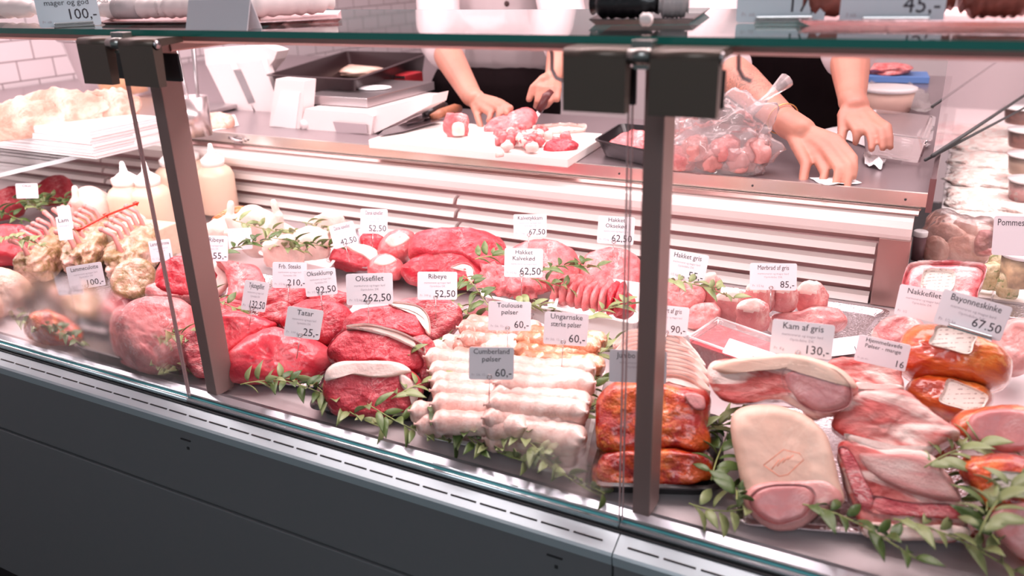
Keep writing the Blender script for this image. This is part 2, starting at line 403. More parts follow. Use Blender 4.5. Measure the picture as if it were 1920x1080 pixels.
# ---------------- service side: grille, worktop ----------------
grille = tag(empty('rear_air_grille', (0, 1.5, 0)), 'cream slatted air grille along the back of the case', 'air grille')
def gp(name, mb, m): o = mb.build(name, m, grille); o.matrix_parent_inverse = Matrix.Translation((0, -1.5, 0)); return o
gp('grille_back', MB().box((-1.6, 1.553, .80), (3.1, .006, .15)), GAPSHADE)
for a, b in ((-2.15, -.962), (-.952, -.082), (-3.1, -2.16)):
    for k in range(4):
        z = .860 - k * .0315
        gp('slat', MB().prism([(1.548, z + .000), (1.541, z + .002), (1.527, z - .002), (1.521, z - .0135), (1.524, z - .015), (1.535, z - .006)], a, b), LOUV)
gp('canopy', MB().prism([(1.56, .925), (1.528, .923), (1.515, .914), (1.510, .902), (1.512, .888), (1.520, .879), (1.56, .876)], -3.1, -.028), LOUV)
gp('canopy_channel', MB().prism([(1.60, .927), (1.530, .930), (1.522, .926), (1.5215, .9235), (1.60, .915)], -3.1, -.022), BROWNM)
gp('end_panel', MB().box((-.052, 1.533, .815), (.052, .028, .128), bev=.002), BROWNM)

wt = tag(empty('steel_worktop', (0, 1.9, 0)), 'long steel service worktop with bright front edge behind the grille', 'worktop')
def wp(name, mb, m): o = mb.build(name, m, wt); o.matrix_parent_inverse = Matrix.Translation((0, -1.9, 0)); return o
WTM = plain('worktop_steel', (.40, .33, .35), .28, .75, bump=.03, bs=30, stretch=(1, 12, 1))
wp('top_sheet', MB().box((-.935, 1.81, .947), (1.85, .52, .020)), WTM)
wp('top_sheet', MB().box((-2.52, 2.37, .947), (1.32, 1.62, .020)), WTM)
wp('top_sheet', MB().box((-1.73, 2.60, .947), (.26, 1.06, .020)), WTM)
wp('top_sheet', MB().box((-.12, 2.60, .947), (.22, 1.06, .020)), WTM)
wp('front_edge', MB().prism([(1.5455, .9575), (1.550, .9585), (1.556, .957), (1.556, .933), (1.548, .931), (1.5455, .934)], -1.86, -.012), plain('edge_steel', (.80, .74, .70), .25, .9))
wp('lower_lip', MB().box((-.94, 1.552, .9285), (1.84, .012, .003)), plain('edge_steel', (.8, .74, .70), .25, .9))
for px, py in ((1161, 324), (1411, 345), (1698, 372), (470, 295)):
    p = at(px, py, Y=1.545); wp('screw', MB().sphere((p.x, 1.5450, .9445), .0022, 8), SEAL)
wp('cabinet', MB().box((-.94, 1.84, .55), (1.8, .42, .72)), STEELD); wp('cabinet', MB().box((-2.52, 2.42, .55), (1.28, 1.5, .72)), STEELD)
m = MB().box((-.008, 1.55, .955), (.010, .012, .06)); m.box((-.008, 1.90, .955), (.008, .70, .05))
wp('end_cheek', m, plain('end_cheek_steel', (.26, .17, .18), .3, .8))
BRK = MB().box((-1.62, 1.548, .940), (.03, .008, .02), bev=.002); BRK.tube([(-1.64, 1.54, .945), (-1.63, 1.528, .951), (-1.61, 1.528, .944), (-1.60, 1.54, .94)], .004, 8); wp('tap_fitting', BRK, STEEL)

# side glass shelf on the left, in front of the worktop
gs = tag(empty('side_glass_shelf', (-2.5, 1.4, .93)), 'clear glass side shelf at left carrying the paper stack and roasts', 'glass shelf')
o = MB().box((-2.44, 1.29, .942), (1.18, .52, .008)).build('glass_plate', SHELFG, gs); o.matrix_parent_inverse = Matrix.Translation((2.5, -1.4, -.93))
o = MB().box((-1.8495, 1.29, .942), (.002, .52, .009)).build('glass_rim', plain('rim_glass', (.62, .74, .78), .1, .2, coat=.5), gs); o.matrix_parent_inverse = Matrix.Translation((2.5, -1.4, -.93))
o = MB().box((-2.44, 1.0295, .942), (1.18, .002, .009)).build('glass_rim', TEAL, gs); o.matrix_parent_inverse = Matrix.Translation((2.5, -1.4, -.93))
for x in (-2.0, -2.9):
    o = MB().box((x, 1.30, .932), (.02, .48, .010)).build('bracket', STEEL, gs); o.matrix_parent_inverse = Matrix.Translation((2.5, -1.4, -.93))

# ---------------- flesh, fat and skin ----------------
BEEF = meat('beef', (.46, .022, .040), (.58, .07, .09), (.80, .42, .42), fw=.022, vs=30, bump=.8)
BEEFR = meat('dark_beef', (.40, .010, .022), (.56, .03, .05), (.80, .42, .42), fw=.018, vs=30, rough=.28)
BEEFC = meat('coarse_beef', (.46, .03, .05), (.70, .16, .17), (.88, .58, .56), fw=.05, vs=42, stretch=(1, 1, 2.4), bump=.9)
ROUND = meat('round_beef', (.58, .035, .055), (.70, .11, .13), (.88, .5, .5), fw=.010, vs=16, bump=.25, rough=.26)
VEAL = meat('veal', (.62, .12, .13), (.76, .24, .24), (.92, .68, .66), fw=.035, vs=36)
PORK = meat('pork', (.60, .20, .20), (.70, .30, .28), (.86, .60, .56), fw=.04, vs=28, blot=.25)
PALE = meat('pale_pork', (.62, .27, .25), (.72, .36, .34), (.86, .64, .60), fw=.03, vs=18, bump=.25)
LOIN = meat('pork_loin_muscle', (.52, .19, .19), (.60, .26, .25), (.74, .44, .42), fw=.02, vs=40, bump=.2, con=.35)
BELLY = meat('belly_layers', (.52, .055, .05), (.64, .14, .12), (.90, .66, .60), fw=.10, vs=8, stretch=(1, 1, 4.5), blot=.55, blots=8, distort=.6)
RIBS = meat('rib_sheet', (.60, .20, .19), (.70, .34, .32), (.92, .76, .70), fw=.16, vs=11, stretch=(1.2, 1, 6.5), distort=.35, bump=.8)
FAT = meat('fat', (.78, .55, .50), (.84, .66, .60), (.90, .78, .73), fw=.04, vs=30, bump=.25, rough=.42, con=.3)
SKIN = meat('pork_rind', (.72, .46, .36), (.80, .56, .45), (.86, .66, .55), fw=.02, vs=9, bump=.08, rough=.45, coat=0, con=.15)
POULTRY = meat('poultry_skin', (.74, .52, .46), (.82, .64, .58), (.88, .74, .68), fw=.02, vs=20, bump=.25, rough=.42, con=.3)
HAM = meat('smoked_ham', (.42, .035, .006), (.72, .17, .025), (.86, .46, .14), fw=.04, vs=14, stretch=(.6, 1, 1.6), bump=.5, rough=.2, coat=.9, blot=.06, blots=9)
MARIN = meat('marinated_pork', (.42, .010, .004), (.74, .10, .008), (.90, .30, .05), fw=.07, vs=34, bump=1.0, rough=.18, coat=.9, fine=300)
ROASTC = meat('roast_crust', (.60, .33, .25), (.78, .55, .45), (.86, .70, .61), fw=.05, vs=20, bump=.6, rough=.45)
LAMB = meat('marinated_lamb', (.30, .19, .08), (.60, .36, .26), (.78, .46, .40), fw=.05, vs=40, bump=.8, rough=.25, blot=.15, coat=.5)
BONE = plain('bone', (.62, .24, .22), .4, bump=.2, var=.12, bs=60)
MINCE = meat('minced_meat', (.62, .12, .12), (.78, .26, .25), (.92, .62, .60), fw=.06, vs=90, bump=1.0)
t = NT('label_paper'); wv = t.n('ShaderNodeTexWave', {0: t.coord((1, 1, 1), rot=(.1, .25, 0)), 'Scale': 55.0, 'Distortion': .0}, bands_direction='Z')
nn = t.n('ShaderNodeTexNoise', {0: t.coord((260, 260, 60)), 'Scale': 1.0, 'Detail': 2.0}); m2 = t.n('ShaderNodeMath', {0: wv.outputs['Fac'], 1: nn.outputs[0]}, operation='MULTIPLY')
t.l(t.ramp(m2.outputs[0], [(.46, (.80, .74, .68)), (.56, (.45, .36, .33))]), t.b.inputs['Base Color']); t.b.inputs['Roughness'].default_value = .5; STICK = t.m

def frame(ax, ay, z, tilt, yaw=0):
    """a plane through the point seen at (ax, ay) at height z; it faces the shopper and leans back by tilt degrees"""
    P = at(ax, ay, z=z); r = ray(ax, ay); hd = math.atan2(r.y, r.x) - PI / 2 + math.radians(yaw)
    M = Matrix.Translation(P) @ Matrix.Rotation(hd, 4, 'Z') @ Matrix.Rotation(-math.radians(tilt), 4, 'X')
    return M
def onplane(M, px, py, off=0):
    inv = M.inverted(); o = inv @ EYE; d = inv.to_3x3() @ ray(px, py); k = (off - o.y) / d.y; q = o + d * k
    return (q.x, q.z)
def cutpx(name, pts, z, m, depth=.05, tilt=35, parent=None, M=None, off=0, anchor=None, **kw):
    if M is None:
        b = max(pts, key=lambda p: p[1]); a = anchor or (sum(p[0] for p in pts) / len(pts), b[1]); M = frame(a[0], a[1], z, tilt, kw.pop('yaw', 0))
    o = cut(name, [onplane(M, x, y, off) for x, y in pts], depth, m, None, **kw)
    if off:
        for v in o.data.vertices: v.co.y += off
    if parent: o.parent = parent
    else: o.matrix_world = M
    return o, M
SEED = [1]
def joint(name, label, cat, pts, z, m, depth=.06, tilt=35, group=None, ins=(), **kw):
    SEED[0] += 1; kw.setdefault('seed', SEED[0]); kw.setdefault('rnd', .3)
    o, M = cutpx(name, pts, z, m, depth, tilt, **kw); tag(o, label, cat, group)
    for it in ins:
        nm, ip, im, lift = it[:4]; dp = it[4] if len(it) > 4 else .008
        cutpx(nm, ip, z, im, dp, M=M, parent=o, off=-lift, rnd=.25, seed=SEED[0] + 3, rough=.0008, nl=1, rings=4)
    settle(o, M); return o
def settle(o, M, zf=.762):
    inv = M.inverted()
    for q in [o] + list(o.children):
        for v in q.data.vertices:
            p = M @ v.co
            if p.z < zf: v.co = inv @ Vector((p.x, p.y, zf + (p.z - zf) * .03))

# --- beef by the middle pane ---
joint('beef_loin', 'thick beef loin joint with white fat cap at the front of the black tray', 'meat',
      [(605, 725), (610, 700), (625, 682), (680, 676), (745, 680), (780, 700), (795, 730), (788, 765), (768, 783), (700, 787), (635, 780), (610, 755)], .764, BEEF, .075, 30,
      ins=[('fat_cap', [(608, 712), (613, 690), (640, 677), (700, 675), (748, 679), (772, 695), (745, 706), (700, 708), (650, 702), (622, 712)], FAT, .006, .03),
           ('sinew', [(750, 700), (772, 712), (786, 735), (775, 765), (768, 745), (752, 722)], FAT, .003, .01)])
joint('beef_steak', 'middle sirloin steak with fat rim lying above the beef loin joint', 'meat',
      [(617, 640), (630, 625), (660, 613), (700, 614), (750, 628), (790, 650), (800, 672), (795, 690), (770, 694), (740, 686), (700, 680), (650, 683), (622, 672), (612, 655)], .805, BEEF, .035, 42,
      ins=[('fat_rim', [(650, 612), (690, 609), (745, 622), (790, 645), (797, 662), (780, 654), (740, 634), (700, 621), (665, 616)], FAT, .0012, .010)])
joint('beef_steak', 'pale marbled sirloin slab, uppermost under the 262,50 card', 'meat',
      [(640, 600), (648, 585), (680, 570), (730, 566), (775, 572), (800, 590), (805, 615), (797, 632), (760, 625), (700, 620), (660, 622), (640, 615)], .835, BEEF, .04, 48,
      ins=[('fat_rim', [(730, 565), (780, 572), (803, 592), (807, 622), (799, 622), (796, 600), (772, 583), (740, 574)], FAT, .0012, .010)])
joint('beef_rib_piece', 'coarse grained ribeye end at right of the sirloin slab', 'meat',
      [(742, 562), (790, 553), (840, 558), (866, 578), (862, 600), (840, 625), (815, 638), (800, 628), (803, 600), (780, 580), (748, 572)], .80, BEEFC, .09, 35)
joint('beef_trimming', 'ragged beef flank hanging beside the middle steak', 'meat',
      [(770, 640), (800, 632), (822, 660), (826, 695), (805, 728), (790, 735), (785, 700), (790, 670)], .765, BEEFC, .07, 25)
joint('beef_topside', 'smooth bright red topside block under the 25 kroner card', 'meat',
      [(418, 680), (425, 650), (470, 620), (510, 606), (560, 618), (608, 640), (630, 665), (612, 700), (590, 718), (520, 725), (460, 722), (425, 708)], .764, ROUND, .11, 38, rnd=.4, bulge=.012)
joint('beef_topside', 'deep red rounded beef block just right of the left post', 'meat',
      [(380, 610), (400, 588), (450, 578), (500, 590), (520, 606), (490, 625), (450, 650), (415, 672), (395, 660)], .79, ROUND, .10, 38, rnd=.4)
joint('beef_round', 'large round beef joint behind the 25 kroner card', 'meat',
      [(522, 600), (540, 568), (590, 554), (640, 560), (662, 582), (655, 612), (638, 636), (605, 645), (560, 625)], .80, BEEF, .09, 38, rnd=.4)
joint('beef_chunk', 'small coarse beef piece right below the 210 kroner card', 'meat',
      [(492, 550), (515, 532), (558, 530), (580, 545), (565, 572), (520, 577), (495, 566)], .83, BEEFC, .06, 38, rnd=.4)
joint('beef_chunk', 'small coarse beef piece beside the tilted 132,50 card', 'meat',
      [(482, 580), (500, 568), (535, 562), (552, 580), (535, 606), (500, 600), (484, 594)], .82, BEEFC, .06, 38, rnd=.4)
joint('beef_chunk', 'narrow beef piece tucked behind the 92,50 card', 'meat',
      [(575, 545), (610, 538), (650, 545), (662, 560), (640, 572), (600, 568), (580, 560)], .83, BEEFC, .06, 38, rnd=.4)
# --- beef by the left post ---
joint('ribeye_joint', 'dark red ribeye joint cut open behind the left post', 'meat',
      [(288, 522), (292, 495), (310, 478), (350, 474), (400, 490), (424, 518), (412, 545), (370, 558), (320, 555), (290, 540)], .79, BEEFR, .08, 36,
      ins=[('fat_rim', [(382, 478), (410, 488), (432, 515), (420, 545), (395, 556), (410, 535), (416, 515), (402, 496)], FAT, .004, .02)])
joint('beef_flank', 'fatty pink beef flank right of the dark ribeye joint', 'meat',
      [(405, 482), (440, 486), (480, 494), (496, 518), (490, 545), (450, 560), (420, 562), (428, 530), (420, 500)], .79, VEAL, .08, 36)
joint('beef_flank', 'coarse dark beef showing between left post and topside', 'meat',
      [(360, 560), (400, 552), (440, 560), (470, 572), (450, 592), (400, 600), (370, 590)], .79, BEEFC, .07, 36)
joint('pork_slab', 'flat pale pink slab lying in front of the dark ribeye joint', 'meat',
      [(268, 535), (300, 518), (350, 518), (382, 535), (385, 556), (340, 560), (285, 556)], .79, PORK, .05, 45)
joint('veal_roast', 'big pale pink roast behind the fogged left pane', 'meat',
      [(230, 570), (262, 549), (300, 545), (348, 556), (372, 580), (384, 615), (382, 660), (362, 692), (330, 702), (280, 692), (240, 655), (226, 610)], .765, VEAL, .12, 35, rnd=.45, bulge=.01)
joint('beef_flank', 'fibrous red flank directly behind the foot of the left post', 'meat',
      [(340, 640), (352, 618), (378, 612), (392, 640), (398, 690), (392, 712), (362, 700), (345, 672)], .765, BEEFC, .05, 30)
joint('glazed_roast', 'orange glazed roast blurred by the fogged left pane', 'meat',
      [(60, 590), (90, 566), (140, 562), (180, 575), (205, 595), (190, 625), (140, 640), (90, 632)], .765, MARIN, .09, 38, rnd=.45)
joint('glazed_roast', 'golden glazed roast cut off by the left picture edge', 'meat',
      [(-40, 520), (-10, 495), (30, 502), (58, 525), (60, 558), (30, 580), (-20, 584), (-45, 560)], .78, ROASTC, .09, 40, rnd=.45)
joint('beef_joint', 'long dark red beef joint at far left below the herbs', 'meat',
      [(-60, 440), (-20, 415), (30, 412), (62, 422), (108, 426), (118, 450), (112, 480), (60, 492), (10, 492), (-50, 480)], .775, BEEFR, .12, 38, rnd=.42)
joint('beef_strips', 'bright red meat strips at the very left edge above the herbs', 'meat',
      [(-40, 370), (-5, 350), (30, 342), (46, 360), (40, 385), (5, 398), (-40, 400)], .79, BEEF, .08, 40, rnd=.4)
joint('beef_strips', 'bright red meat heap behind the herb tuft at upper left', 'meat',
      [(62, 345), (85, 330), (115, 324), (136, 338), (134, 362), (100, 372), (68, 368)], .79, BEEF, .08, 40, rnd=.4)
# --- back row: silver tray of beef ---
joint('beef_fillet', 'red fillet with thick white fat at left end of the silver tray', 'meat',
      [(617, 480), (628, 462), (650, 456), (690, 470), (705, 490), (690, 503), (655, 496), (625, 488)], .785, BEEF, .06, 38,
      ins=[('fat_cap', [(648, 455), (690, 458), (712, 474), (702, 492), (680, 478), (655, 466)], FAT, .006, .02)])
joint('beef_fillet', 'small red cut end under the 52,50 card of the silver tray', 'meat',
      [(674, 440), (690, 432), (715, 440), (722, 458), (712, 472), (688, 468), (676, 455)], .80, BEEFR, .06, 38)
joint('veal_roll', 'tied pale veal roll at the front of the silver tray', 'meat',
      [(688, 498), (700, 480), (725, 470), (750, 485), (758, 505), (745, 520), (712, 522), (692, 515)], .785, VEAL, .09, 30, group=None, rnd=.45,
      ins=[('fat_patch', [(700, 492), (712, 480), (732, 478), (744, 488), (730, 496), (712, 498)], FAT, .004, .01)])
joint('veal_roll', 'tied pale veal roll at the back of the silver tray', 'meat',
      [(708, 462), (720, 440), (750, 425), (775, 432), (778, 455), (762, 478), (735, 484), (712, 478)], .80, VEAL, .09, 30, rnd=.45,
      ins=[('fat_patch', [(722, 452), (735, 438), (756, 436), (768, 446), (755, 458), (735, 464)], FAT, .004, .01)])
joint('beef_roast', 'large round beef roast at the back of the silver tray', 'meat',
      [(762, 455), (775, 430), (810, 420), (860, 416), (905, 424), (942, 440), (954, 468), (948, 498), (915, 508), (860, 480), (800, 478), (768, 470)], .81, BEEF, .11, 38, rnd=.4)
joint('beef_roast', 'red beef roast with a sinew line at front of the silver tray', 'meat',
      [(748, 502), (762, 482), (800, 466), (850, 466), (890, 478), (912, 505), (914, 528), (880, 536), (820, 532), (770, 524)], .785, BEEFR, .07, 36, rnd=.35,
      ins=[('sinew', [(845, 502), (870, 492), (886, 500), (890, 520), (880, 532), (878, 512), (866, 504)], FAT, .002, .006)])
# --- back row: veal and minced meat ---
joint('veal_roast', 'rounded veal roast under the 67,50 card', 'meat',
      [(950, 480), (962, 455), (1000, 443), (1055, 448), (1085, 472), (1092, 505), (1070, 530), (1020, 542), (970, 532), (952, 508)], .80, VEAL, .09, 36, rnd=.42)
joint('veal_roast', 'rounded veined veal roast just left of the right post', 'meat',
      [(1085, 500), (1098, 472), (1130, 458), (1170, 460), (1200, 478), (1212, 510), (1205, 545), (1160, 556), (1110, 548), (1088, 528)], .79, VEAL, .09, 36, rnd=.42)
joint('beef_slice', 'deep red beef end at the right rim of the white tray', 'meat',
      [(1142, 560), (1158, 548), (1180, 546), (1194, 562), (1188, 582), (1165, 590), (1148, 580)], .80, BEEFR, .04, 38)
# --- pork to the right of the post ---
joint('pork_joint', 'marbled pink pork joint right behind the right post', 'meat',
      [(1236, 545), (1250, 522), (1285, 518), (1312, 528), (1325, 548), (1310, 575), (1270, 585), (1240, 575)], .79, PORK, .08, 36, rnd=.4)
joint('pork_joint', 'small pork joint with leaves on it, left of the tied rounds', 'meat',
      [(1285, 590), (1300, 570), (1335, 565), (1352, 580), (1345, 605), (1315, 614), (1288, 608)], .775, PORK, .06, 36, rnd=.4)
for i, (x0, y0, x1, y1, z, lb) in enumerate([
        (1338, 541, 1402, 605, .775, 'largest tied pork round at left behind the plastic tub'), (1378, 562, 1440, 624, .775, 'tied pork round directly behind the plastic tub'),
        (1398, 538, 1450, 588, .80, 'tied pork round under the 85 kroner card'), (1440, 545, 1492, 588, .80, 'tied pork round right of the 85 kroner card'),
        (1488, 548, 1546, 590, .79, 'small tied pork round at the right end of the heap'), (1312, 530, 1350, 570, .79, 'small tied pork round at the back left of the heap')]):
    c, d, rz = bb(x0, y0, x1, y1, z, .055)
    vs, fs = blobverts(d, sup=2.2, n=.10, ns=1.4, seed=40 + i, sub=4, sag=.2)
    o = pydata('pork_round', vs, fs, PORK, None, c, (0, 0, rz)); tag(o, lb, 'meat', 'tied pork rounds')
    shell('fat_patch', vs, fs, lambda q, d=d: q.z > d[2] * .62 and q.x < d[0] * .22, .0012, FAT, o)
joint('pork_tenderloin', 'long pork tenderloin piece in front of the tied rounds', 'meat',
      [(1436, 600), (1450, 582), (1500, 575), (1550, 570), (1582, 582), (1590, 598), (1570, 612), (1520, 625), (1460, 628), (1440, 618)], .775, PORK, .06, 40, rnd=.42)
joint('pork_neck', 'pink pork neck piece behind the upper smoked ham', 'meat',
      [(1636, 622), (1655, 596), (1690, 586), (1720, 594), (1740, 615), (1725, 640), (1680, 645), (1645, 640)], .78, PORK, .07, 38, rnd=.42)
joint('pork_neck', 'pale pork piece at right behind the upper smoked ham', 'meat',
      [(1862, 620), (1885, 600), (1930, 592), (1950, 640), (1930, 680), (1895, 690), (1868, 660)], .80, PALE, .07, 38, rnd=.42)
joint('marinated_pork', 'upper orange marinated pork neck behind the right post', 'meat',
      [(1122, 740), (1140, 722), (1200, 712), (1290, 722), (1330, 742), (1336, 790), (1332, 842), (1275, 850), (1200, 852), (1125, 846), (1114, 790)], .80, MARIN, .10, 34, rough=.004,
      ins=[('cut_face', [(1285, 738), (1318, 742), (1322, 765), (1305, 768), (1290, 755)], PORK, .003, .006)])
joint('marinated_pork', 'lower orange marinated pork neck in the black tray', 'meat',
      [(1118, 862), (1140, 845), (1220, 842), (1310, 846), (1336, 862), (1338, 898), (1300, 914), (1220, 917), (1130, 908), (1116, 888)], .768, MARIN, .10, 30, rough=.004)
# the bacon slices behind the right post
for i, (x0, y, x1) in enumerate([(1150, 640, 1300), (1152, 655, 1312), (1156, 670, 1322), (1160, 686, 1328), (1165, 702, 1330), (1172, 718, 1332)]):
    o, M = cutpx('pork_slice', [(x0, y + 8), (x0 + 30, y - 16), (x0 + 90, y - 20), (x1 - 25, y - 8), (x1, y + 18), (x1 - 30, y + 22), (x0 + 80, y + 8), (x0 + 20, y + 14)], .835 - i * .006, [PALE, BELLY][i % 2], .010, 55, seed=60 + i, rnd=.12)
    tag(o, ['rearmost pale pork slice under the 90 kroner card', 'second pork slice from the back behind the right post', 'third pork slice from the back behind the right post',
            'pork slice just behind the two front slices by the right post', 'second pork slice from the front above the orange pork', 'foremost pork slice lying on the orange marinated pork'][i], 'meat', 'fanned pork slices')
    cutpx('rind', [(x0, y + 8), (x0 + 30, y - 16), (x0 + 90, y - 20), (x1 - 25, y - 8), (x1, y + 18), (x1 - 12, y + 14), (x1 - 32, y - 1), (x0 + 90, y - 13), (x0 + 34, y - 9), (x0 + 8, y + 9)], 0, FAT, .004, M=M, parent=o, off=-.002, rnd=.2, nl=1, rings=3, rough=.0005)
# loins, ribs, belly at front right
joint('pork_loin_rack', 'upper pork loin rack with cut eye of meat under the 130 kroner card', 'meat',
      [(1325, 692), (1342, 678), (1400, 672), (1470, 666), (1530, 676), (1580, 698), (1606, 722), (1601, 750), (1590, 770), (1552, 784), (1522, 788), (1500, 768), (1465, 752), (1400, 758), (1352, 750), (1330, 718)], .845, BELLY, .09, 28, rnd=.16,
      ins=[('eye_muscle', [(1466, 712), (1470, 694), (1500, 687), (1550, 688), (1580, 705), (1598, 735), (1590, 762), (1555, 774), (1520, 770), (1480, 740)], LOIN, .004, .01),
           ('rind', [(1325, 692), (1342, 676), (1400, 668), (1470, 662), (1530, 671), (1580, 692), (1608, 720), (1603, 730), (1572, 700), (1530, 684), (1470, 680), (1400, 694), (1350, 702)], SKIN, .005, .07)])
o = joint('pork_loin', 'large pork loin with pale stamped rind in the front right corner', 'meat',
      [(1368, 790), (1385, 760), (1440, 752), (1500, 765), (1545, 800), (1562, 840), (1575, 895), (1583, 938), (1540, 950), (1502, 986), (1450, 992), (1412, 965), (1394, 930), (1380, 860)], .768, SKIN, .10, 42, rnd=.22, rough=.0012,
      ins=[('cut_face', [(1392, 930), (1420, 903), (1500, 896), (1560, 900), (1583, 936), (1545, 952), (1502, 988), (1450, 994), (1412, 968)], PALE, .004, .04),
           ('eye_muscle', [(1404, 938), (1425, 914), (1470, 906), (1515, 910), (1530, 930), (1520, 955), (1500, 975), (1455, 984), (1420, 966)], LOIN, .008, .01)])
Ml = frame(1475, 992, .768, 42)
def stroke(pts, off=-.0065): return [Vector((q[0], off, q[1])) for q in (onplane(Ml, x, y, off) for x, y in pts)]
mb = MB(); mb.tube(stroke([(1433, 872), (1470, 843), (1500, 850), (1508, 862), (1478, 890), (1462, 893), (1433, 872)]), .0005, 6)
for a in range(4): mb.tube(stroke([(1448 + a * 10, 880 - a * 6), (1462 + a * 9, 862 - a * 3)]), .0005, 6)
mb.build('rind_stamp', plain('stamp_ink', (.80, .26, .16), .6), o)
joint('pork_ribs', 'rib sheet with pale bones and layered fat at the front right', 'meat',
      [(1570, 850), (1584, 826), (1640, 835), (1742, 846), (1775, 885), (1808, 945), (1810, 1008), (1720, 1012), (1628, 1008), (1602, 970), (1582, 905)], .768, BELLY, .08, 40, rnd=.14,
      ins=[('rib_bones', [(1606, 850), (1640, 846), (1742, 855), (1775, 892), (1803, 938), (1745, 935), (1680, 915), (1635, 890)], RIBS, .006, .02),
           ('fat_layer', [(1618, 978), (1700, 984), (1808, 985), (1809, 1010), (1720, 1013), (1630, 1010)], FAT, .004, .02),
           ('lean_layer', [(1632, 930), (1700, 940), (1806, 948), (1809, 972), (1710, 970), (1634, 960)], BEEFC, .003, .012),
         ('backbone', [(1572, 842), (1588, 838), (1606, 862), (1622, 900), (1640, 935), (1632, 958), (1612, 950), (1592, 905)], BEEFC, .004, .012)])
joint('pork_belly', 'thick streaky belly piece lying across the rib sheet', 'meat',
      [(1560, 795), (1572, 762), (1600, 740), (1650, 727), (1700, 730), (1740, 760), (1796, 805), (1782, 822), (1745, 843), (1700, 848), (1640, 842), (1592, 822)], .835, BELLY, .05, 42, rnd=.16,
      ins=[('fat_layer', [(1585, 812), (1640, 825), (1700, 838), (1750, 836), (1738, 848), (1690, 850), (1630, 842), (1595, 826)], FAT, .004, .012)])
joint('bacon_slab', 'small streaky slab between the loin rack and the hams', 'meat',
      [(1552, 688), (1575, 670), (1620, 668), (1682, 672), (1690, 700), (1688, 727), (1610, 730), (1580, 712)], .835, BELLY, .06, 36, rnd=.14,
      ins=[('fat_layer', [(1602, 716), (1640, 720), (1688, 720), (1689, 730), (1608, 732)], FAT, .003, .01)])
# hams
ham = lambda lb, pts, z, dep, ins=(), m=HAM, **k: joint('smoked_ham', lb, 'ham', pts, z, m, dep, 36, ins=ins, rnd=.48, bulge=k.pop('bulge', .014), **k)
ham('shiny smoked ham in clear wrap carrying the 67.50 card', [(1679, 640), (1700, 610), (1745, 598), (1820, 612), (1880, 638), (1903, 670), (1895, 708), (1860, 722), (1790, 714), (1705, 700), (1682, 672)], .84, .09,
    ins=[('sticker', [(1757, 611), (1793, 615), (1831, 627), (1827, 645), (1817, 664), (1780, 656), (1743, 644), (1749, 628)], STICK, .016, .003)])
ham('golden smoked ham half hidden below the upper ham', [(1690, 740), (1700, 712), (1735, 697), (1790, 700), (1850, 722), (1862, 750), (1830, 782), (1790, 792), (1745, 778), (1705, 760)], .80, .08,
    ins=[('sticker', [(1779, 712), (1812, 722), (1850, 742), (1846, 760), (1834, 774), (1800, 766), (1762, 752), (1770, 732)], STICK, .014, .003)])
ham('cut smoked ham in clear wrap at the right edge', [(1778, 795), (1795, 770), (1850, 756), (1930, 760), (1960, 800), (1950, 840), (1885, 852), (1830, 838), (1790, 818)], .83, .08,
    ins=[('cut_face', [(1812, 800), (1822, 776), (1870, 765), (1930, 770), (1955, 800), (1940, 838), (1885, 848), (1835, 832), (1816, 818)], LOIN, .007, .02)], bulge=.003)
ham('orange glazed ham low at the right edge under leaves', [(1795, 870), (1815, 848), (1870, 845), (1950, 860), (1980, 930), (1960, 1060), (1915, 1050), (1870, 990), (1830, 930)], .775, .09,
    ins=[('cut_face', [(1855, 975), (1872, 950), (1905, 940), (1950, 945), (1965, 1000), (1950, 1050), (1912, 1045), (1875, 1010)], LOIN, .008, .02),
         ('sticker', [(1860, 888), (1890, 884), (1925, 892), (1925, 925), (1895, 930), (1872, 918)], STICK, .007, .003)], m=MARIN, bulge=.003)

# ---------------- fusing round limbs into one continuous skin ----------------
def fuse(name, caps, m, parent=None, voxel=.004, smooth=3, loc=None, extra=None):
    """caps: (p0, r0, p1, r1) tapered round-ended pieces or (centre, (rx, ry, rz), matrix) ellipsoids, grown together into one mesh"""
    mb = MB()
    for c in caps:
        if len(c) == 4:
            p0, r0, p1, r1 = Vector(c[0]), c[1], Vector(c[2]), c[3]; d = p1 - p0; L = d.length
            if L < 1e-6: mb.sphere(p0, r0, 14); continue
            prof = [(max(r0 * math.cos(a), 1e-5), -r0 * -math.sin(a)) for a in [-PI / 2 + PI / 2 * i / 5 for i in range(6)]]
            prof += [(max(r1 * math.cos(a), 1e-5), L + r1 * math.sin(a)) for a in [PI / 2 * i / 5 for i in range(6)]]
            mb.lathe(prof, 16, Matrix.Translation(p0) @ d.to_track_quat('Z', 'Y').to_matrix().to_4x4())
        else:
            R = c[2] if c[2] is not None else Matrix.Identity(4)
            mb.sphere((0, 0, 0), c[1], 20, Matrix.Translation(Vector(c[0])) @ R)
    o = mb.build(name + '_tmp', m)
    r = o.modifiers.new('r', 'REMESH'); r.mode = 'VOXEL'; r.voxel_size = voxel; r.adaptivity = 0
    if smooth: s_ = o.modifiers.new('s', 'SMOOTH'); s_.factor = .5; s_.iterations = smooth
    dg = bpy.context.evaluated_depsgraph_get(); me = bpy.data.meshes.new_from_object(o.evaluated_get(dg)); me.name = name
    tmp = o.data; bpy.data.objects.remove(o); bpy.data.meshes.remove(tmp)
    me.polygons.foreach_set('use_smooth', [True] * len(me.polygons))
    if loc is not None:
        for v in me.vertices: v.co -= Vector(loc)
    if extra: extra(me)
    me.materials.clear()
    return link(name, me, m, parent, loc)

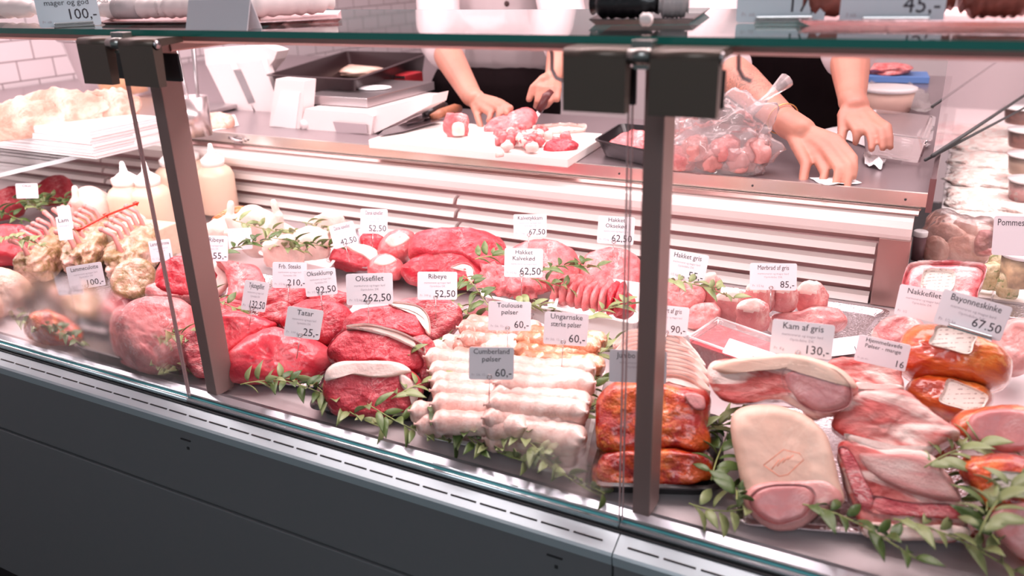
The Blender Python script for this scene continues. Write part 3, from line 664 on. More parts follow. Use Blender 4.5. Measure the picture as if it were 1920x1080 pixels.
# ---------------- trays ----------------
def tray(name, label, cat, corners, z, h, m, wall=.004, flare=.012, lip=.006, group=None, rim=None, inside=None):
    """open tray: four picture corners of its rim projected at height z+h; walls slope in to the base at z"""
    P = [at(x, y, z=z + h) for x, y in corners]; c = sum(P, Vector()) / 4; c.z = z
    def ring(off, zz, n=6):
        out = []
        for i in range(4):
            a, b, d = P[i - 1], P[i], P[(i + 1) % 4]; u = (a - b).normalized(); v = (d - b).normalized(); r = .02
            b2 = b - (u + v) * (off * 1.0)
            for k in range(n + 1):
                s_ = k / n; q = b2 + u * r * (1 - s_) ** 2 + v * r * s_ ** 2; out.append(Vector((q.x, q.y, zz)) - Vector((c.x, c.y, z)))
        return out
    rings = [ring(lip, z + h - .002), ring(lip, z + h), ring(0, z + h + .001), ring(-flare, z + wall), ring(-flare - .02, z + wall * .8)]
    outer = [ring(-.001, z + h - .003), ring(-flare + .002, z)]
    vs = []; fs = []; n = len(rings[0]); order = rings[::-1] + [ring(lip, z + h - .002)] + outer
    order = [rings[4], rings[3], rings[2], rings[1], rings[0], outer[0], outer[1]]
    for r in order: vs += r
    for j in range(len(order) - 1):
        for k in range(n): fs.append((j * n + k, j * n + (k + 1) % n, (j + 1) * n + (k + 1) % n, (j + 1) * n + k))
    fs.append(tuple(range(n))); fs.append(tuple((len(order) - 1) * n + k for k in range(n))[::-1])
    o = pydata(name, vs, fs, m, None, c, smooth=False); tag(o, label, cat, group); return o
FOIL = plain('hammered_steel', (.62, .58, .60), .22, 1.0, bump=.9, bs=220)
WTRAY = plain('white_ceramic', (.88, .84, .83), .25, coat=.4)
tray('meat_tray', 'black plastic tray under the beef loin and steaks', 'tray', [(590, 700), (800, 640), (812, 755), (600, 765)][::1] and [(585, 762), (800, 778), (850, 640), (655, 625)], .752, .018, BLACKP)
tray('meat_tray', 'hammered steel tray under the smooth red beef blocks', 'tray', [(408, 700), (592, 722), (640, 620), (450, 600)], .752, .014, FOIL)
tray('meat_tray', 'black tray below the pale roast behind the fogged pane', 'tray', [(160, 640), (345, 690), (400, 590), (230, 560)], .752, .022, BLACKP)
tray('meat_tray', 'long hammered steel tray under the beef roasts in the back row', 'tray', [(612, 488), (925, 536), (960, 470), (672, 428)], .762, .022, FOIL)
tray('white_tray', 'white tray holding chopped veal left of the other white tray', 'tray', [(903, 552), (1036, 578), (1056, 520), (935, 498)], .765, .050, WTRAY, group=None)
tray('white_tray', 'white tray holding fanned sliced meat just left of the right post', 'tray', [(1030, 574), (1190, 604), (1218, 535), (1066, 512)], .765, .050, WTRAY)
tray('white_tray', 'white tray under the herb covered poultry', 'tray', [(486, 474), (615, 500), (650, 452), (530, 436)], .765, .035, WTRAY)
tray('white_tray', 'shallow white tray peeking out below the 90 kroner card', 'tray', [(1240, 615), (1330, 632), (1345, 590), (1240, 575)], .757, .03, WTRAY)
tray('meat_tray', 'black tray under the orange marinated pork', 'tray', [(1110, 905), (1350, 912), (1345, 780), (1150, 770)], .752, .02, BLACKP)
tray('meat_tray', 'hammered steel tray under the tied pork rounds at the back', 'tray', [(1330, 640), (1600, 660), (1664, 582), (1300, 530)], .752, .012, FOIL)
tray('meat_tray', 'hammered steel tray under the loin and ribs in the front corner', 'tray', [(1390, 975), (1830, 1010), (1780, 790), (1400, 760)], .752, .010, FOIL)
tray('meat_tray', 'hammered steel tray under the racks of lamb', 'tray', [(20, 540), (270, 590), (330, 470), (120, 430)], .752, .014, FOIL)
tray('meat_tray', 'steel tray under the dark ribeye joint by the left post', 'tray', [(268, 560), (480, 590), (520, 520), (330, 480)], .752, .014, FOIL)
tray('sausage_tray', 'pale tray under the two heaps of white sausages', 'tray', [(790, 812), (1090, 870), (1130, 690), (880, 640)], .752, .010, WTRAY)

# ---------------- sausages ----------------
SAUS = meat('white_sausage', (.68, .40, .35), (.80, .58, .52), (.80, .62, .56), fw=.05, vs=60, bump=.25, rough=.3, sss=.1)
SAUSP = meat('pink_sausage', (.54, .24, .19), (.66, .36, .30), (.82, .60, .54), fw=.07, vs=90, bump=.35, rough=.3, blot=.2, blots=70)
SAUSH = meat('spiced_sausage', (.46, .15, .07), (.62, .28, .16), (.78, .50, .36), fw=.08, vs=80, bump=.4, rough=.3, blot=.2, blots=60)
_sm = {}
def sausage_mesh(L, r, bend, m, key):
    if key in _sm: return _sm[key]
    pts = []; rs = []; n = 22
    for i in range(n + 1):
        u = -1 + 2 * i / n; e = max(0, abs(u) - .82) / .18
        pts.append((u * L / 2, bend * L * (u * u), 0)); rs.append(max(.0012, r * math.sqrt(max(0, 1 - e * e)) * (1 + .05 * math.sin(i * 1.9 + L * 90))))
    pts = [(-L / 2 - .003, bend * L * 1.03, .0)] + pts + [(L / 2 + .003, bend * L * 1.03, .0)]; rs = [.0025] + rs + [.0025]
    mb = MB().tube(pts, rs, 16); o = mb.build('sausage', m); me = o.data; bpy.data.objects.remove(o); _sm[key] = me; return me
def sausages(rows, m, group, key, L, r, bend, labels, z0, cat='sausage'):
    """rows: (x, y, height step, heading degrees) of each sausage's centre in the picture"""
    for i, (x, y, dz, ang) in enumerate(rows):
        me = sausage_mesh(L, r, bend, m, key)
        c = at(x + 3 * math.sin(i * 5.3), y + 2 * math.sin(i * 3.7), z=z0 + dz + r + .003 * math.sin(i * 2.9)); o = bpy.data.objects.new('sausage', me); col.objects.link(o)
        if not me.materials: me.materials.append(m)
        o.location = c; o.rotation_euler = (math.radians(-35 + 8 * math.sin(i * 2.3)), 0, math.radians(ang + 7 * math.sin(i * 4.1)))
        o.scale = (1 + .05 * math.sin(i * 3.1),) * 3
        tag(o, labels[min(i, len(labels) - 1)] if isinstance(labels, list) else labels, cat, group)
O8 = ['foremost', 'second from the front', 'third from the front', 'fourth from the front', 'fifth from the front', 'sixth from the front', 'seventh from the front', 'eighth from the front', 'ninth from the front', 'tenth from the front']
sausages([(868, 800, .0, 22), (905, 796, .026, 24), (858, 776, .012, 18), (900, 765, .03, 20), (893, 738, .034, 22), (888, 722, .022, 18), (884, 700, .03, 22), (880, 678, .03, 20), (882, 660, .03, 22), (905, 648, .03, 22)],
         SAUS, 'white sausages of the left heap', 'w', .118, .0160, -.20, ['plump white sausage of the left heap under the Cumberland card, ' + s for s in O8], .758)
sausages([(1005, 832, .0, 16), (1010, 810, .022, 18), (1004, 790, .03, 18), (1010, 768, .042, 18), (1015, 748, .05, 18), (1018, 728, .052, 18), (1016, 708, .052, 18), (1030, 693, .040, 22)],
         SAUS, 'white sausages of the right heap', 'w2', .125, .0165, -.22, ['plump white sausage of the right heap below the spiced ones, ' + s for s in O8], .758)
sausages([(1048, 700, .02, 24), (1058, 682, .034, 20), (1046, 664, .040, 16), (1050, 648, .048, 14), (1062, 634, .046, 16), (1092, 668, .03, -50), (1100, 700, .02, -55), (1094, 734, .015, -55)],
         SAUSH, 'spiced sausages', 'h', .120, .0150, -.2, ['coarse spiced sausage under the Ungarnske card, ' + s for s in O8], .762)
sausages([(925, 672, .022, 20), (925, 655, .03, 18), (940, 640, .038, 18), (938, 624, .044, 16), (946, 612, .044, 16), (975, 660, .02, -40)],
         SAUSP, 'pink coarse sausages', 'p', .120, .0140, -.2, ['coarse pink sausage below the Toulouse card, ' + s for s in O8], .762)

# ---------------- chopped veal and fanned slices in the white trays ----------------
rnd = random.Random(3)
for i in range(9):
    x = 925 + (i % 5) * 24 + rnd.uniform(-5, 5); y = 524 + (i // 5) * 18 + (i % 5) * 4 + rnd.uniform(-3, 3)
    p = at(x, y, z=.806); o = blob('veal_chunk', p, (.050, .042, .030), VEAL, rot=rnd.uniform(0, 3), n=.3, ns=1.8, seed=90 + i, sub=3, sup=2.2)
    tag(o, 'small chunk of chopped veal in the left white tray', 'meat', 'chopped veal chunks')
for i in range(9):
    x = 1060 + i * 13; y = 562 + i * 2.4
    p = at(x, y, z=.802); o = blob('meat_slice', p, (.016, .075, .045), VEAL if i < 7 else BEEFR, rot=-.25 + .05 * i, n=.12, ns=1.2, seed=120 + i, sub=3, sup=2.4)
    tag(o, 'thin upright slice in the fan of meat in the white tray', 'meat', 'fanned meat slices')

# ---------------- tubs with red meat ----------------
CLEARP = glassy('clear_plastic', (.97, .95, .95), .25, .08, .10, (1, .9, .9), bump=.15, bs=20)
def tub(label, corners, z, h, fill, cat='tub', card=None):
    P = [at(x, y, z=z + h) for x, y in corners]; c = sum(P, Vector()) / 4; c.z = z
    e = empty('plastic_tub', c); tag(e, label, cat)
    L = [Vector((p.x - c.x, p.y - c.y, 0)) for p in P]
    def body(k0, k1, z0, z1, cap=True):
        vs = [l * k0 + Vector((0, 0, z0)) for l in L] + [l * k1 + Vector((0, 0, z1)) for l in L]
        fs = [(i, (i + 1) % 4, 4 + (i + 1) % 4, 4 + i) for i in range(4)] + ([(3, 2, 1, 0)] if cap else [])
        return vs, fs
    vs, fs = body(.88, .985, 0, h - .003); pydata('tub_body', vs, fs, CLEARP, e, smooth=False)
    vs, fs = body(.86, .95, .002, h * .80); fs.append((4, 5, 6, 7)); pydata('filling', vs, fs, fill, e, smooth=False)
    mb = MB()
    for i in range(4): mb.tube([L[i] + Vector((0, 0, h)), L[(i + 1) % 4] + Vector((0, 0, h))], .0022, 8)
    mb.build('rim', glassy('clear_rim', (.95, .90, .91), .45, .1, .35, (1, .92, .92)), e)
    vs = [l * .99 + Vector((0, 0, h + .001)) for l in L]; pydata('lid', vs, [(0, 1, 2, 3)], CLEARP, e, smooth=False)
    return e
tub('clear tub of dark red meat with a tilted price label beside the loin rack', [(1292, 632), (1440, 684), (1500, 650), (1345, 596)], .765, .045, BEEF)
tub('clear plastic tub of red meat half hidden behind the Toulouse card', [(862, 588), (950, 612), (1000, 590), (900, 562)], .765, .035, BEEF)
tub('clear plastic tub of dark red meat below the white veal tray', [(978, 618), (1010, 640), (1040, 622), (1000, 600)], .765, .04, BEEFR)

# ---------------- price cards ----------------
CARD = plain('card_plastic', (.80, .76, .80), .42)
INK = plain('black_ink', (.025, .02, .03), .6); INKG = plain('grey_ink', (.42, .38, .42), .6); WIRE = plain('pin_wire', (.6, .52, .52), .25, 1.0)
def textmesh(rows):
    """rows: (text, x, y, height, align, stretch) -> one mesh in X-Z lying at y=0"""
    vs = []; fs = []
    for s, x, y, h, al, st in rows:
        cu = bpy.data.curves.new('t', 'FONT'); cu.body = s; cu.size = h * 1.38; cu.align_x = al; cu.resolution_u = 2; cu.fill_mode = 'FRONT'
        if h < .004: cu.resolution_u = 1
        to = bpy.data.objects.new('t', cu); me = bpy.data.meshes.new_from_object(to)
        k = len(vs)
        for v in me.vertices: vs.append((v.co.x * st + x, 0, v.co.y + y))
        fs += [tuple(i + k for i in p.vertices) for p in me.polygons]
        bpy.data.meshes.remove(me); bpy.data.objects.remove(to); bpy.data.curves.remove(cu)
    return vs, fs
def card(cx, cy, wpx, hpx, z, lines, price, unit, label, roll=0, yaw=0, tilt=12, small=2, pin=True, clip=False, ts=1.0, mat=None, ps=1.0, name='price_card', zb=None, group='price cards'):
    """cx, cy is the middle of the card's lower edge in the picture, z the height it stands at"""
    p = at(cx, cy, z=z); s = ppm(p); r = ray(cx, cy); hd = math.atan2(r.y, r.x) - PI / 2 + math.radians(yaw)
    el = math.atan2(-r.z, math.hypot(r.x, r.y))
    W = wpx / s / math.cos(math.radians(yaw)); Hh = hpx / s / math.cos(el - math.radians(tilt))
    e = empty(name, p); e.rotation_euler = (Matrix.Rotation(hd, 4, 'Z') @ Matrix.Rotation(-math.radians(tilt), 4, 'X') @ Matrix.Rotation(math.radians(roll), 4, 'Y')).to_euler()
    tag(e, label, 'price tag', group)
    q = min(W, Hh) * .07; pl = []
    for sx, sz, a0 in ((1, 0, -90), (1, 1, 0), (-1, 1, 90), (-1, 0, 180)):
        for k in range(5):
            a = math.radians(a0 + 22.5 * k); pl.append((sx * (W / 2 - q) + q * math.cos(a), (Hh - q if sz else q) + q * math.sin(a)))
    MB().prism(pl, 0, .0009, 'y').build('card_face', mat or CARD, e)
    rows = []; n = len(lines); th = Hh * (.15 if n > 1 else .175) * ts; y = Hh * .80 if n > 1 else Hh * .76
    for ln in lines:
        w = min(1.0, W * .94 / max(.001, len(ln) * th * .80)); rows.append((ln, 0, y, th, 'CENTER', w)); y -= th * 1.42
    ph = Hh * .255 * ps; rows.append((price, W * .46, Hh * (.20 if clip else .10), ph, 'RIGHT', min(.95, W * .80 / (max(1, len(price)) * ph * .74))))
    vs, fs = textmesh(rows); o = pydata('lettering', [(a, -.0002, c) for a, b, c in vs], fs, INK, e, smooth=False)
    rows = []; yy = y + th * .55
    for k in range(small):
        rows.append((['marmoreret og mager kød', 'Oprindelse: DK'][k % 2], 0, yy - th * .15, th * .42, 'CENTER', min(1, W * .8 / (th * .42 * 18)))); yy -= th * .72
    if unit: rows.append((unit, -W * .44, Hh * .12, th * .48, 'LEFT', .9))
    if rows:
        vs, fs = textmesh(rows); pydata('small_print', [(a, -.0002, c) for a, b, c in vs], fs, INKG, e, smooth=False)
    if pin:
        rr = Hh * .065; cxx = -W * .04
        pts = [(cxx + rr * math.sin(a), -.0016, Hh * .10 + rr * math.cos(a)) for a in [2 * PI * k / 12 for k in range(13)]]
        mb = MB().tube(pts, .0006, 6); mb.tube([(cxx, -.0012, Hh * .035), (cxx, -.0006, -.03)], .0006, 6); mb.build('pin', WIRE, e)
    if clip:
        mb = MB().box((W * .05, -.004, Hh * .09), (W * .64, .004, Hh * .07), bev=.001); mb.box((W * .05, .004, Hh * .02), (W * .66, .018, .002)); mb.build('clip_stand', plain('steel_clip', (.7, .66, .64), .22, 1.0), e)
    return e
U1 = 'Pr. 1/2 kg.'; U2 = 'Pr. 100 g.'; U3 = 'Pr. Stk. 12,-'
CL = CARD
card(166, 540, 60, 45, .86, ['Lammeculotte'], '100,-', U1, 'card priced 100 kroner in front of the racks of lamb', roll=1, ts=1.0)
card(305, 490, 38, 40, .85, ['Lammekrone'], '1', U1, 'small card half hidden behind the left post and lamb', roll=1)
card(398, 490, 56, 48, .87, ['US Ribeye'], '55,-', U2, 'card reading Ribeye 55 kroner against the left post', roll=9, small=2)
card(474, 583, 44, 56, .86, ['Tykstegsfilet'], '132,50', U1, 'steeply tilted card priced 132,50', roll=17)
card(543, 540, 62, 48, .875, ['Frb. Steaks'], '210,-', 'Pr. 1/2 kg.', 'card reading Frb. Steaks 210 kroner', roll=8)
card(604, 554, 58, 50, .875, ['Okseklump'], '92,50', U1, 'card priced 92,50 between two other cards', roll=1)
card(694, 571, 86, 58, .885, ['Oksefilet'], '262,50', U1, 'large bright card priced 262,50 above the sirloin slab', roll=4)
card(820, 562, 74, 52, .875, ['Ribeye'], '52,50', U2, 'card reading Ribeye 52,50 in front of the silver tray', roll=4)
card(565, 634, 66, 56, .86, ['Tatar'], '25,-', U2, 'card priced 25 kroner stuck in the smooth red topside', roll=16)
card(701, 438, 50, 46, .875, ['Dansk kalvefilet'], '52,50', U2, 'small back row card priced 52,50 above a cut fillet end', roll=6)
card(650, 462, 46, 44, .865, ['Dansk kalvefilet'], '42,50', U2, 'small back row card priced 42,50 leaning left', roll=-8)
card(994, 444, 62, 42, .89, ['Kalvetykkam'], '67,50', U1, 'card priced 67,50 on the veal roast against the grille', roll=1)
card(1153, 458, 68, 52, .885, ['Hakket', 'Oksekød'], '62,50', U1, 'card reading Hakket Oksekød left of the right post', roll=3, small=1)
card(981, 520, 72, 54, .86, ['Hakket', 'Kalvekød'], '62,50', U1, 'card reading Hakket Kalvekød above the left white tray', roll=3, small=1)
card(955, 620, 80, 54, .87, ['Toulouse', 'pølser'], '60,-', U3, 'card reading Toulouse pølser above pink sausages', roll=3, small=0, ts=1.1)
card(1059, 647, 82, 60, .868, ['Ungarnske', 'stærke pølser'], '60,-', U3, 'card reading Ungarnske stærke pølser', roll=4, small=0, ts=1.1)
card(921, 712, 84, 60, .872, ['Cumberland', 'pølser'], '60,-', U3, 'card reading Cumberland pølser between the white sausages', roll=3, small=0, ts=1.1)
card(1281, 526, 76, 54, .86, ['Hakket gris'], '55,-', U1, 'card reading Hakket gris right of the right post', roll=8)
card(1252, 628, 70, 54, .86, ['Skært af gris'], '90,-', U1, 'card priced 90 kroner half hidden by the right post', roll=3, small=1)
card(1449, 544, 84, 50, .875, ['Mørbrad af gris'], '85,-', U1, 'card reading Mørbrad af gris 85 kroner', roll=-4)
card(1195, 718, 106, 60, .885, ['Jumbo Kotelet'], '-', '', 'greyish card crossed by the right post above orange pork', roll=0, pin=False)
card(1500, 668, 110, 64, .90, ['Kam af gris'], '130,-', 'Pr. Kg.', 'largest card, 130 kroner, standing on the upper pork loin rack', roll=0, ts=1.1)
card(1722, 598, 86, 58, .89, ['Nakkefilet'], '', 'Pr. 1/2', 'card reading Nakkefilet half hidden behind the ham card', roll=3, pin=False)
card(1811, 622, 116, 66, .925, ['Bayonneskinke'], '67.50', U1, 'card reading Bayonneskinke in a steel clip on the smoked ham', roll=8, pin=False, clip=True, ts=1.1)
card(1648, 686, 90, 50, .865, ['Hjemmelavede', 'Pølser - mange'], '16', 'Pr. pk. 60,-', 'pinkish card about sausages tucked left of the smoked ham', roll=4, small=0, pin=False)
card(1908, 480, 86, 74, .86, ['Pommes Anna'], '', '', 'white card reading Pommes at the right picture edge', roll=-6, pin=False, small=0)
card(1398, 676, 92, 30, .812, [], '77,50', '', 'white label priced 77,50 lying on the plastic tub', roll=17, tilt=62, pin=False, small=0, ps=1.3)
card(1592, 664, 78, 32, .80, [], '122', '', 'white handwritten label marked 122 lying behind the loin rack', roll=-20, tilt=62, pin=False, small=0, ps=1.3)
card(452, 468, 42, 40, .85, [], '', '', 'blank outlined white card in front of the poultry', roll=4, pin=False, small=1)
card(126, 430, 22, 44, .86, [], '', '', 'narrow white sticker card on the whole chicken at left', roll=3, pin=False, small=1)
card(52, 372, 36, 28, .87, ['Okse'], '', '', 'small tilted card in the red meat strips at upper left', roll=8, pin=False, small=1)
card(125, 450, 24, 44, .86, ['Lam'], '', '', 'faint narrow card between chicken and racks of lamb', roll=3, pin=False, small=1)
BLUEC = plain('bluish_card', (.62, .72, .78), .4)
card(134, 50, 104, 66, 1.2845, ['Oksespegepølse', 'mager og god'], '100,-', 'Pr. stk', 'bluish card priced 100 kroner in a steel clip on the glass shelf', pin=False, clip=True, small=0, mat=BLUEC, ps=1.15, tilt=3)
card(1461, 42, 158, 92, 1.2845, ['Lille spegepølse'], '17,-', 'Pr. stk',  'bluish card priced 17 kroner in a clip on the glass shelf', pin=False, clip=True, small=0, mat=BLUEC, tilt=3, ps=1.3)
card(1668, 44, 180, 96, 1.2845, ['Medister'], '45,-', '3 stk', 'bluish card priced 45 kroner in a clip on the glass shelf', pin=False, clip=True, small=0, mat=BLUEC, tilt=3, ps=1.3)

# ---------------- herb sprigs ----------------
t = NT('leaf_green')
oi = t.n('ShaderNodeObjectInfo'); nn = t.n('ShaderNodeTexNoise', {0: t.coord((30, 30, 30)), 'Scale': 1.0, 'Detail': 2.0})
mm = t.n('ShaderNodeMath', {0: nn.outputs[0], 1: oi.outputs['Random']}, operation='ADD')
t.l(t.ramp(mm.outputs[0], [(.35, (.035, .075, .014)), (.75, (.085, .135, .035)), (1.3, (.22, .26, .11))]), t.b.inputs['Base Color']); t.b.inputs['Roughness'].default_value = .38
LEAF = t.m; STEM = plain('herb_stem', (.26, .30, .10), .5)
def sprig_meshes(n, L, seed):
    r = random.Random(seed); pts = [(u * L, .06 * L * math.sin(u * 2.6 + seed), .012 + .020 * math.sin(u * 2.2 + seed * .7)) for u in [k / 10 - .5 for k in range(11)]]
    st = MB().tube(pts, .0011, 6); vs = []; fs = []
    for k in range(n):
        u = (k + .5) / n * 10; i = int(u); p = Vector(pts[i]).lerp(Vector(pts[min(i + 1, 10)]), u - i)
        side = 1 if k % 2 else -1; ll = r.uniform(.030, .046); ww = ll * r.uniform(.17, .25)
        M = Matrix.Translation(p) @ Matrix.Rotation(side * r.uniform(.5, 1.3), 4, 'Z') @ Matrix.Rotation(-r.uniform(-.3, .8), 4, 'Y') @ Matrix.Rotation(r.uniform(-1, 1), 4, 'X')
        k0 = len(vs); N = 7
        for a in range(N + 1):
            t_ = a / N; w_ = ww * math.sin(PI * min(1, t_ * 1.02 + .02)) ** .75 * (1 - .25 * t_); z = -.35 * ll * t_ * t_
            for b in (-1, 0, 1): vs.append(M @ Vector((t_ * ll + .004, b * w_, z + abs(b) * w_ * .45)))
        for a in range(N):
            for b in range(2): q = k0 + a * 3 + b; fs.append((q, q + 3, q + 4, q + 1))
    return st, vs, fs
protos = []
def sprig(px, py, z, ang, label, k=0, sc_=1.0, group='herb sprigs'):
    if len(protos) <= k:
        st, vs, fs = sprig_meshes([15, 11, 19, 9][k], [.15, .11, .18, .08][k], k + 3)
        e = empty('herb_sprig'); st.build('stem', STEM, e)
        o = pydata('leaves', vs, fs, LEAF, e); s_ = o.modifiers.new('s', 'SOLIDIFY'); s_.thickness = .0006
        protos.append(e); o = e
    else: o = copytree(protos[k])
    o.location = at(px, py, z=z); o.location.y = max(o.location.y, .782); o.location.z += .008 if o.location.y < .80 else 0; o.rotation_euler = (math.radians((px * 7) % 30 - 15), math.radians((py * 5) % 24 - 12), math.radians(ang)); o.scale = (sc_,) * 3
    tag(o, label, 'herbs', group)
SP = [(560, 755, .765, 10, 0, 'herb sprig in front of the smooth red topside block'), (505, 735, .77, 60, 1, 'herb sprig at the corner of the topside tray near the left post'), (640, 790, .765, -8, 2, 'herb sprig in front of the black beef tray'),
      (820, 655, .80, 80, 2, 'upright herb sprig between beef stack and white sausages'), (800, 740, .78, 70, 0, 'herb sprig along the right side of the beef loin'), (770, 810, .765, 5, 2, 'herb sprig at the corner between beef loin and sausages'),
      (850, 830, .765, -10, 0, 'herb sprig in front of the left white sausages'), (900, 860, .765, -12, 2, 'herb sprig by the rail below the left white sausages'), (975, 890, .765, -15, 0, 'herb sprig by the rail below the right white sausages'),
      (1050, 900, .765, -20, 2, 'herb sprig by the rail left of the orange pork'), (1110, 800, .78, 80, 0, 'herb sprig between right white sausages and orange pork'), (1105, 735, .80, 95, 1, 'herb sprig beside the lowest spiced sausages'),
      (1125, 660, .80, 90, 2, 'herb sprig hanging between spiced sausages and the right post'), (1150, 600, .81, 60, 0, 'herb sprig over the rim of the fanned meat tray'), (860, 590, .80, 20, 1, 'herb sprig right of the coarse ribeye end'),
      (895, 560, .82, -30, 0, 'herb sprig between the 52,50 card and the white tray'), (840, 610, .79, 45, 2, 'herb sprig beside the pink coarse sausages'), (925, 490, .86, 70, 1, 'herb sprig standing between back roasts and veal'),
      (1065, 520, .85, 50, 0, 'herb sprig between the two veined veal roasts'), (1040, 545, .83, 30, 1, 'herb sprig between the two white trays'), (1000, 590, .81, 80, 1, 'herb sprig left of the Ungarnske card'),
      (500, 430, .86, 20, 2, 'herb sprig draped over the white tray of poultry'), (460, 480, .85, 75, 0, 'herb sprig below the blank white card'), (570, 460, .84, 60, 2, 'herb sprig over the right end of the poultry tray'), (540, 485, .82, 5, 0, 'herb sprig over the front rim of the poultry tray'), (600, 440, .84, 20, 1, 'herb sprig behind the 42,50 card'),
      (80, 380, .84, 15, 2, 'herb tuft left of the whole chicken, rear sprig'), (60, 400, .83, -5, 0, 'herb tuft left of the whole chicken, front sprig'), (110, 372, .84, 40, 2, 'herb tuft left of the whole chicken, right sprig'), (20, 410, .82, 10, 1, 'herb tuft left of the whole chicken, left sprig'),
      (40, 468, .84, 20, 0, 'herb sprig lying on the long dark beef joint'), (90, 620, .775, 0, 2, 'herb sprig behind the fogged left pane'), (110, 660, .765, -10, 0, 'herb sprig low behind the fogged left pane by the rail'), (30, 610, .77, 20, 2, 'herb sprig at far left behind the fogged pane'),
      (410, 575, .83, 30, 1, 'herb sprig right of the left post below the flank'), (345, 625, .82, 20, 3, 'tiny herb sprig on the red flank behind the left post'), (330, 690, .765, 0, 3, 'tiny herb sprig beside the black tray behind the left post'),
      (1305, 560, .84, 20, 0, 'herb sprig on the small pork joint right of the post'), (1350, 800, .79, 80, 2, 'herb sprig between orange pork and the large stamped loin'), (1345, 870, .78, 100, 0, 'herb sprig falling beside the lower orange pork'), (1370, 940, .77, 110, 1, 'herb sprig at the lower left corner of the stamped loin'),
      (1345, 965, .765, 10, 3, 'short herb sprig on the deck in front of the stamped loin'), (1500, 1035, .765, -10, 2, 'herb sprig by the rail in front of the stamped loin'), (1600, 1040, .765, 0, 0, 'herb sprig in front of the gap between loin and ribs'), (1680, 1050, .765, -12, 2, 'herb sprig in front of the rib sheet'), (1780, 1045, .765, 5, 0, 'herb sprig at the right front corner of the ribs'),
      (1830, 930, .80, 95, 2, 'herb sprig standing between ribs and low orange ham'), (1795, 870, .82, 60, 0, 'herb sprig tucked below the cut smoked ham'), (1870, 985, .83, 80, 0, 'herb sprig lying on the low orange ham'), (1850, 1050, .765, 20, 2, 'herb sprig in the lowest right corner'), (1820, 1000, .78, 120, 1, 'herb sprig leaning on the right flank of the ribs')]
SP = [q for i, q in enumerate(SP) if i not in (33, 42, 44, 49)]
for px, py, z, a, k, lb in SP: sprig(px, py, z, a, lb, k, .78 if px > 1300 else .72)

# ---------------- racks of lamb ----------------
def lamb(label, p0, p1, z, H, bones, tilt_px, D=.07):
    A = at(*p0, z=z); B = at(*p1, z=z); d = (B - A); L = d.length; c = (A + B) / 2; hd = math.atan2(d.y, d.x)
    e = empty('rack_of_lamb', c, (0, 0, hd)); tag(e, label, 'rack of lamb', 'racks of lamb')
    vs, fs = blobverts((L * 1.1, D, H), sup=3, n=.14, ns=1.6, seed=int(p0[0]), sub=5, fine=.03)
    pydata('loin_meat', vs, fs, LAMB, e)
    for i in range(bones):
        u = (i + .5) / bones * L - L / 2; mb = MB()
        mb.tube([(u, .0, H * .5), (u + .004, .006, H * 1.0), (u + .006, .012, H * 1.25), (u + .008, .030, H * 1.42)], [.008, .0050, .0044, .0054], 8); mb.sphere((u + .008, .032, H * 1.43), .0062, 8)
        mb.build('rib_bone', BONE, e)
lamb('nearest left rack of lamb with pale rib ends beside the glazed roast', (62, 530), (120, 478), .765, .06, 6, 0)
lamb('middle rack of lamb with bare pink rib bones', (150, 520), (205, 455), .77, .065, 7, 0)
lamb('right rack of lamb with greenish marinade beside the ribeye joint', (235, 530), (285, 470), .77, .075, 6, 0, .09)
lamb('rear rack of lamb below the whole chicken', (105, 470), (215, 430), .785, .055, 7, 0)
joint('lamb_joint', 'greenish marinated lamb piece behind the 100 kroner card', 'meat', [(205, 520), (225, 490), (265, 480), (292, 505), (285, 540), (250, 560), (215, 552)], .775, LAMB, .06, 36)

rs = empty('red_skewer', at(205, 405, z=.915)); tag(rs, 'bright red plastic stick with arrow tips above the racks of lamb', 'stick')
ra = [at(x, y, z=.915) - rs.location for x, y in ((148, 431), (200, 404), (256, 382))]; RED = plain('red_plastic', (.70, .03, .01), .35)
MB().tube(ra, .0022, 8).build('stick', RED, rs)
for q in ra: MB().tube([q - Vector((.012, 0, 0)), q, q + Vector((.008, 0, .004))], [.0008, .0055, .001], 4).build('arrow_tip', RED, rs)
# ---------------- poultry ----------------
def chicken(label, x0, y0, x1, y1, z, H, turn=0, two=True):
    c, d, rz = bb(x0, y0, x1, y1, z, H); W, D, H = d
    caps = [((0, 0, H * .45), (W * .36, D * .48, H * .46), None), ((-W * .05, -D * .1, H * .5), (W * .30, D * .40, H * .5), None)]
    for s_ in (-1, 1):
        caps += [((s_ * W * .20, -D * .22, H * .45), H * .22, (s_ * W * .34, -D * .32, H * .80), H * .10), ((s_ * W * .34, -D * .32, H * .80), H * .07, (s_ * W * .30, -D * .28, H * 1.05), H * .065),
                 ((s_ * W * .28, D * .2, H * .5), H * .13, (s_ * W * .46, D * .05, H * .45), H * .09)]
    o = fuse('whole_chicken', caps, POULTRY, None, .004, 3); o.location = c; o.rotation_euler = (0, 0, rz + turn); tag(o, label, 'poultry')
chicken('pale whole chicken left of the squeeze bottles', 128, 332, 246, 452, .775, .12, .4)
chicken('pale whole chicken behind the blank white card', 430, 372, 560, 492, .775, .12, -.3)
for x0, y0, x1, y1, z, lb in ((388, 400, 460, 470, .78, 'pale poultry breast left of the blank white card'), (545, 425, 622, 490, .80, 'poultry breast under herbs at right end of white tray'), (500, 440, 570, 500, .80, 'poultry breast under herbs at left end of white tray'),
                              (590, 405, 650, 450, .80, 'pink poultry piece behind the 42,50 card'), (240, 395, 300, 450, .78, 'pale poultry piece in the steel box below the bottles')):
    c, d, rz = bb(x0, y0, x1, y1, z, .06); o = blob('poultry_breast', c, d, POULTRY, rot=rz, n=.12, seed=x0, sub=4); tag(o, lb, 'poultry', 'poultry pieces')
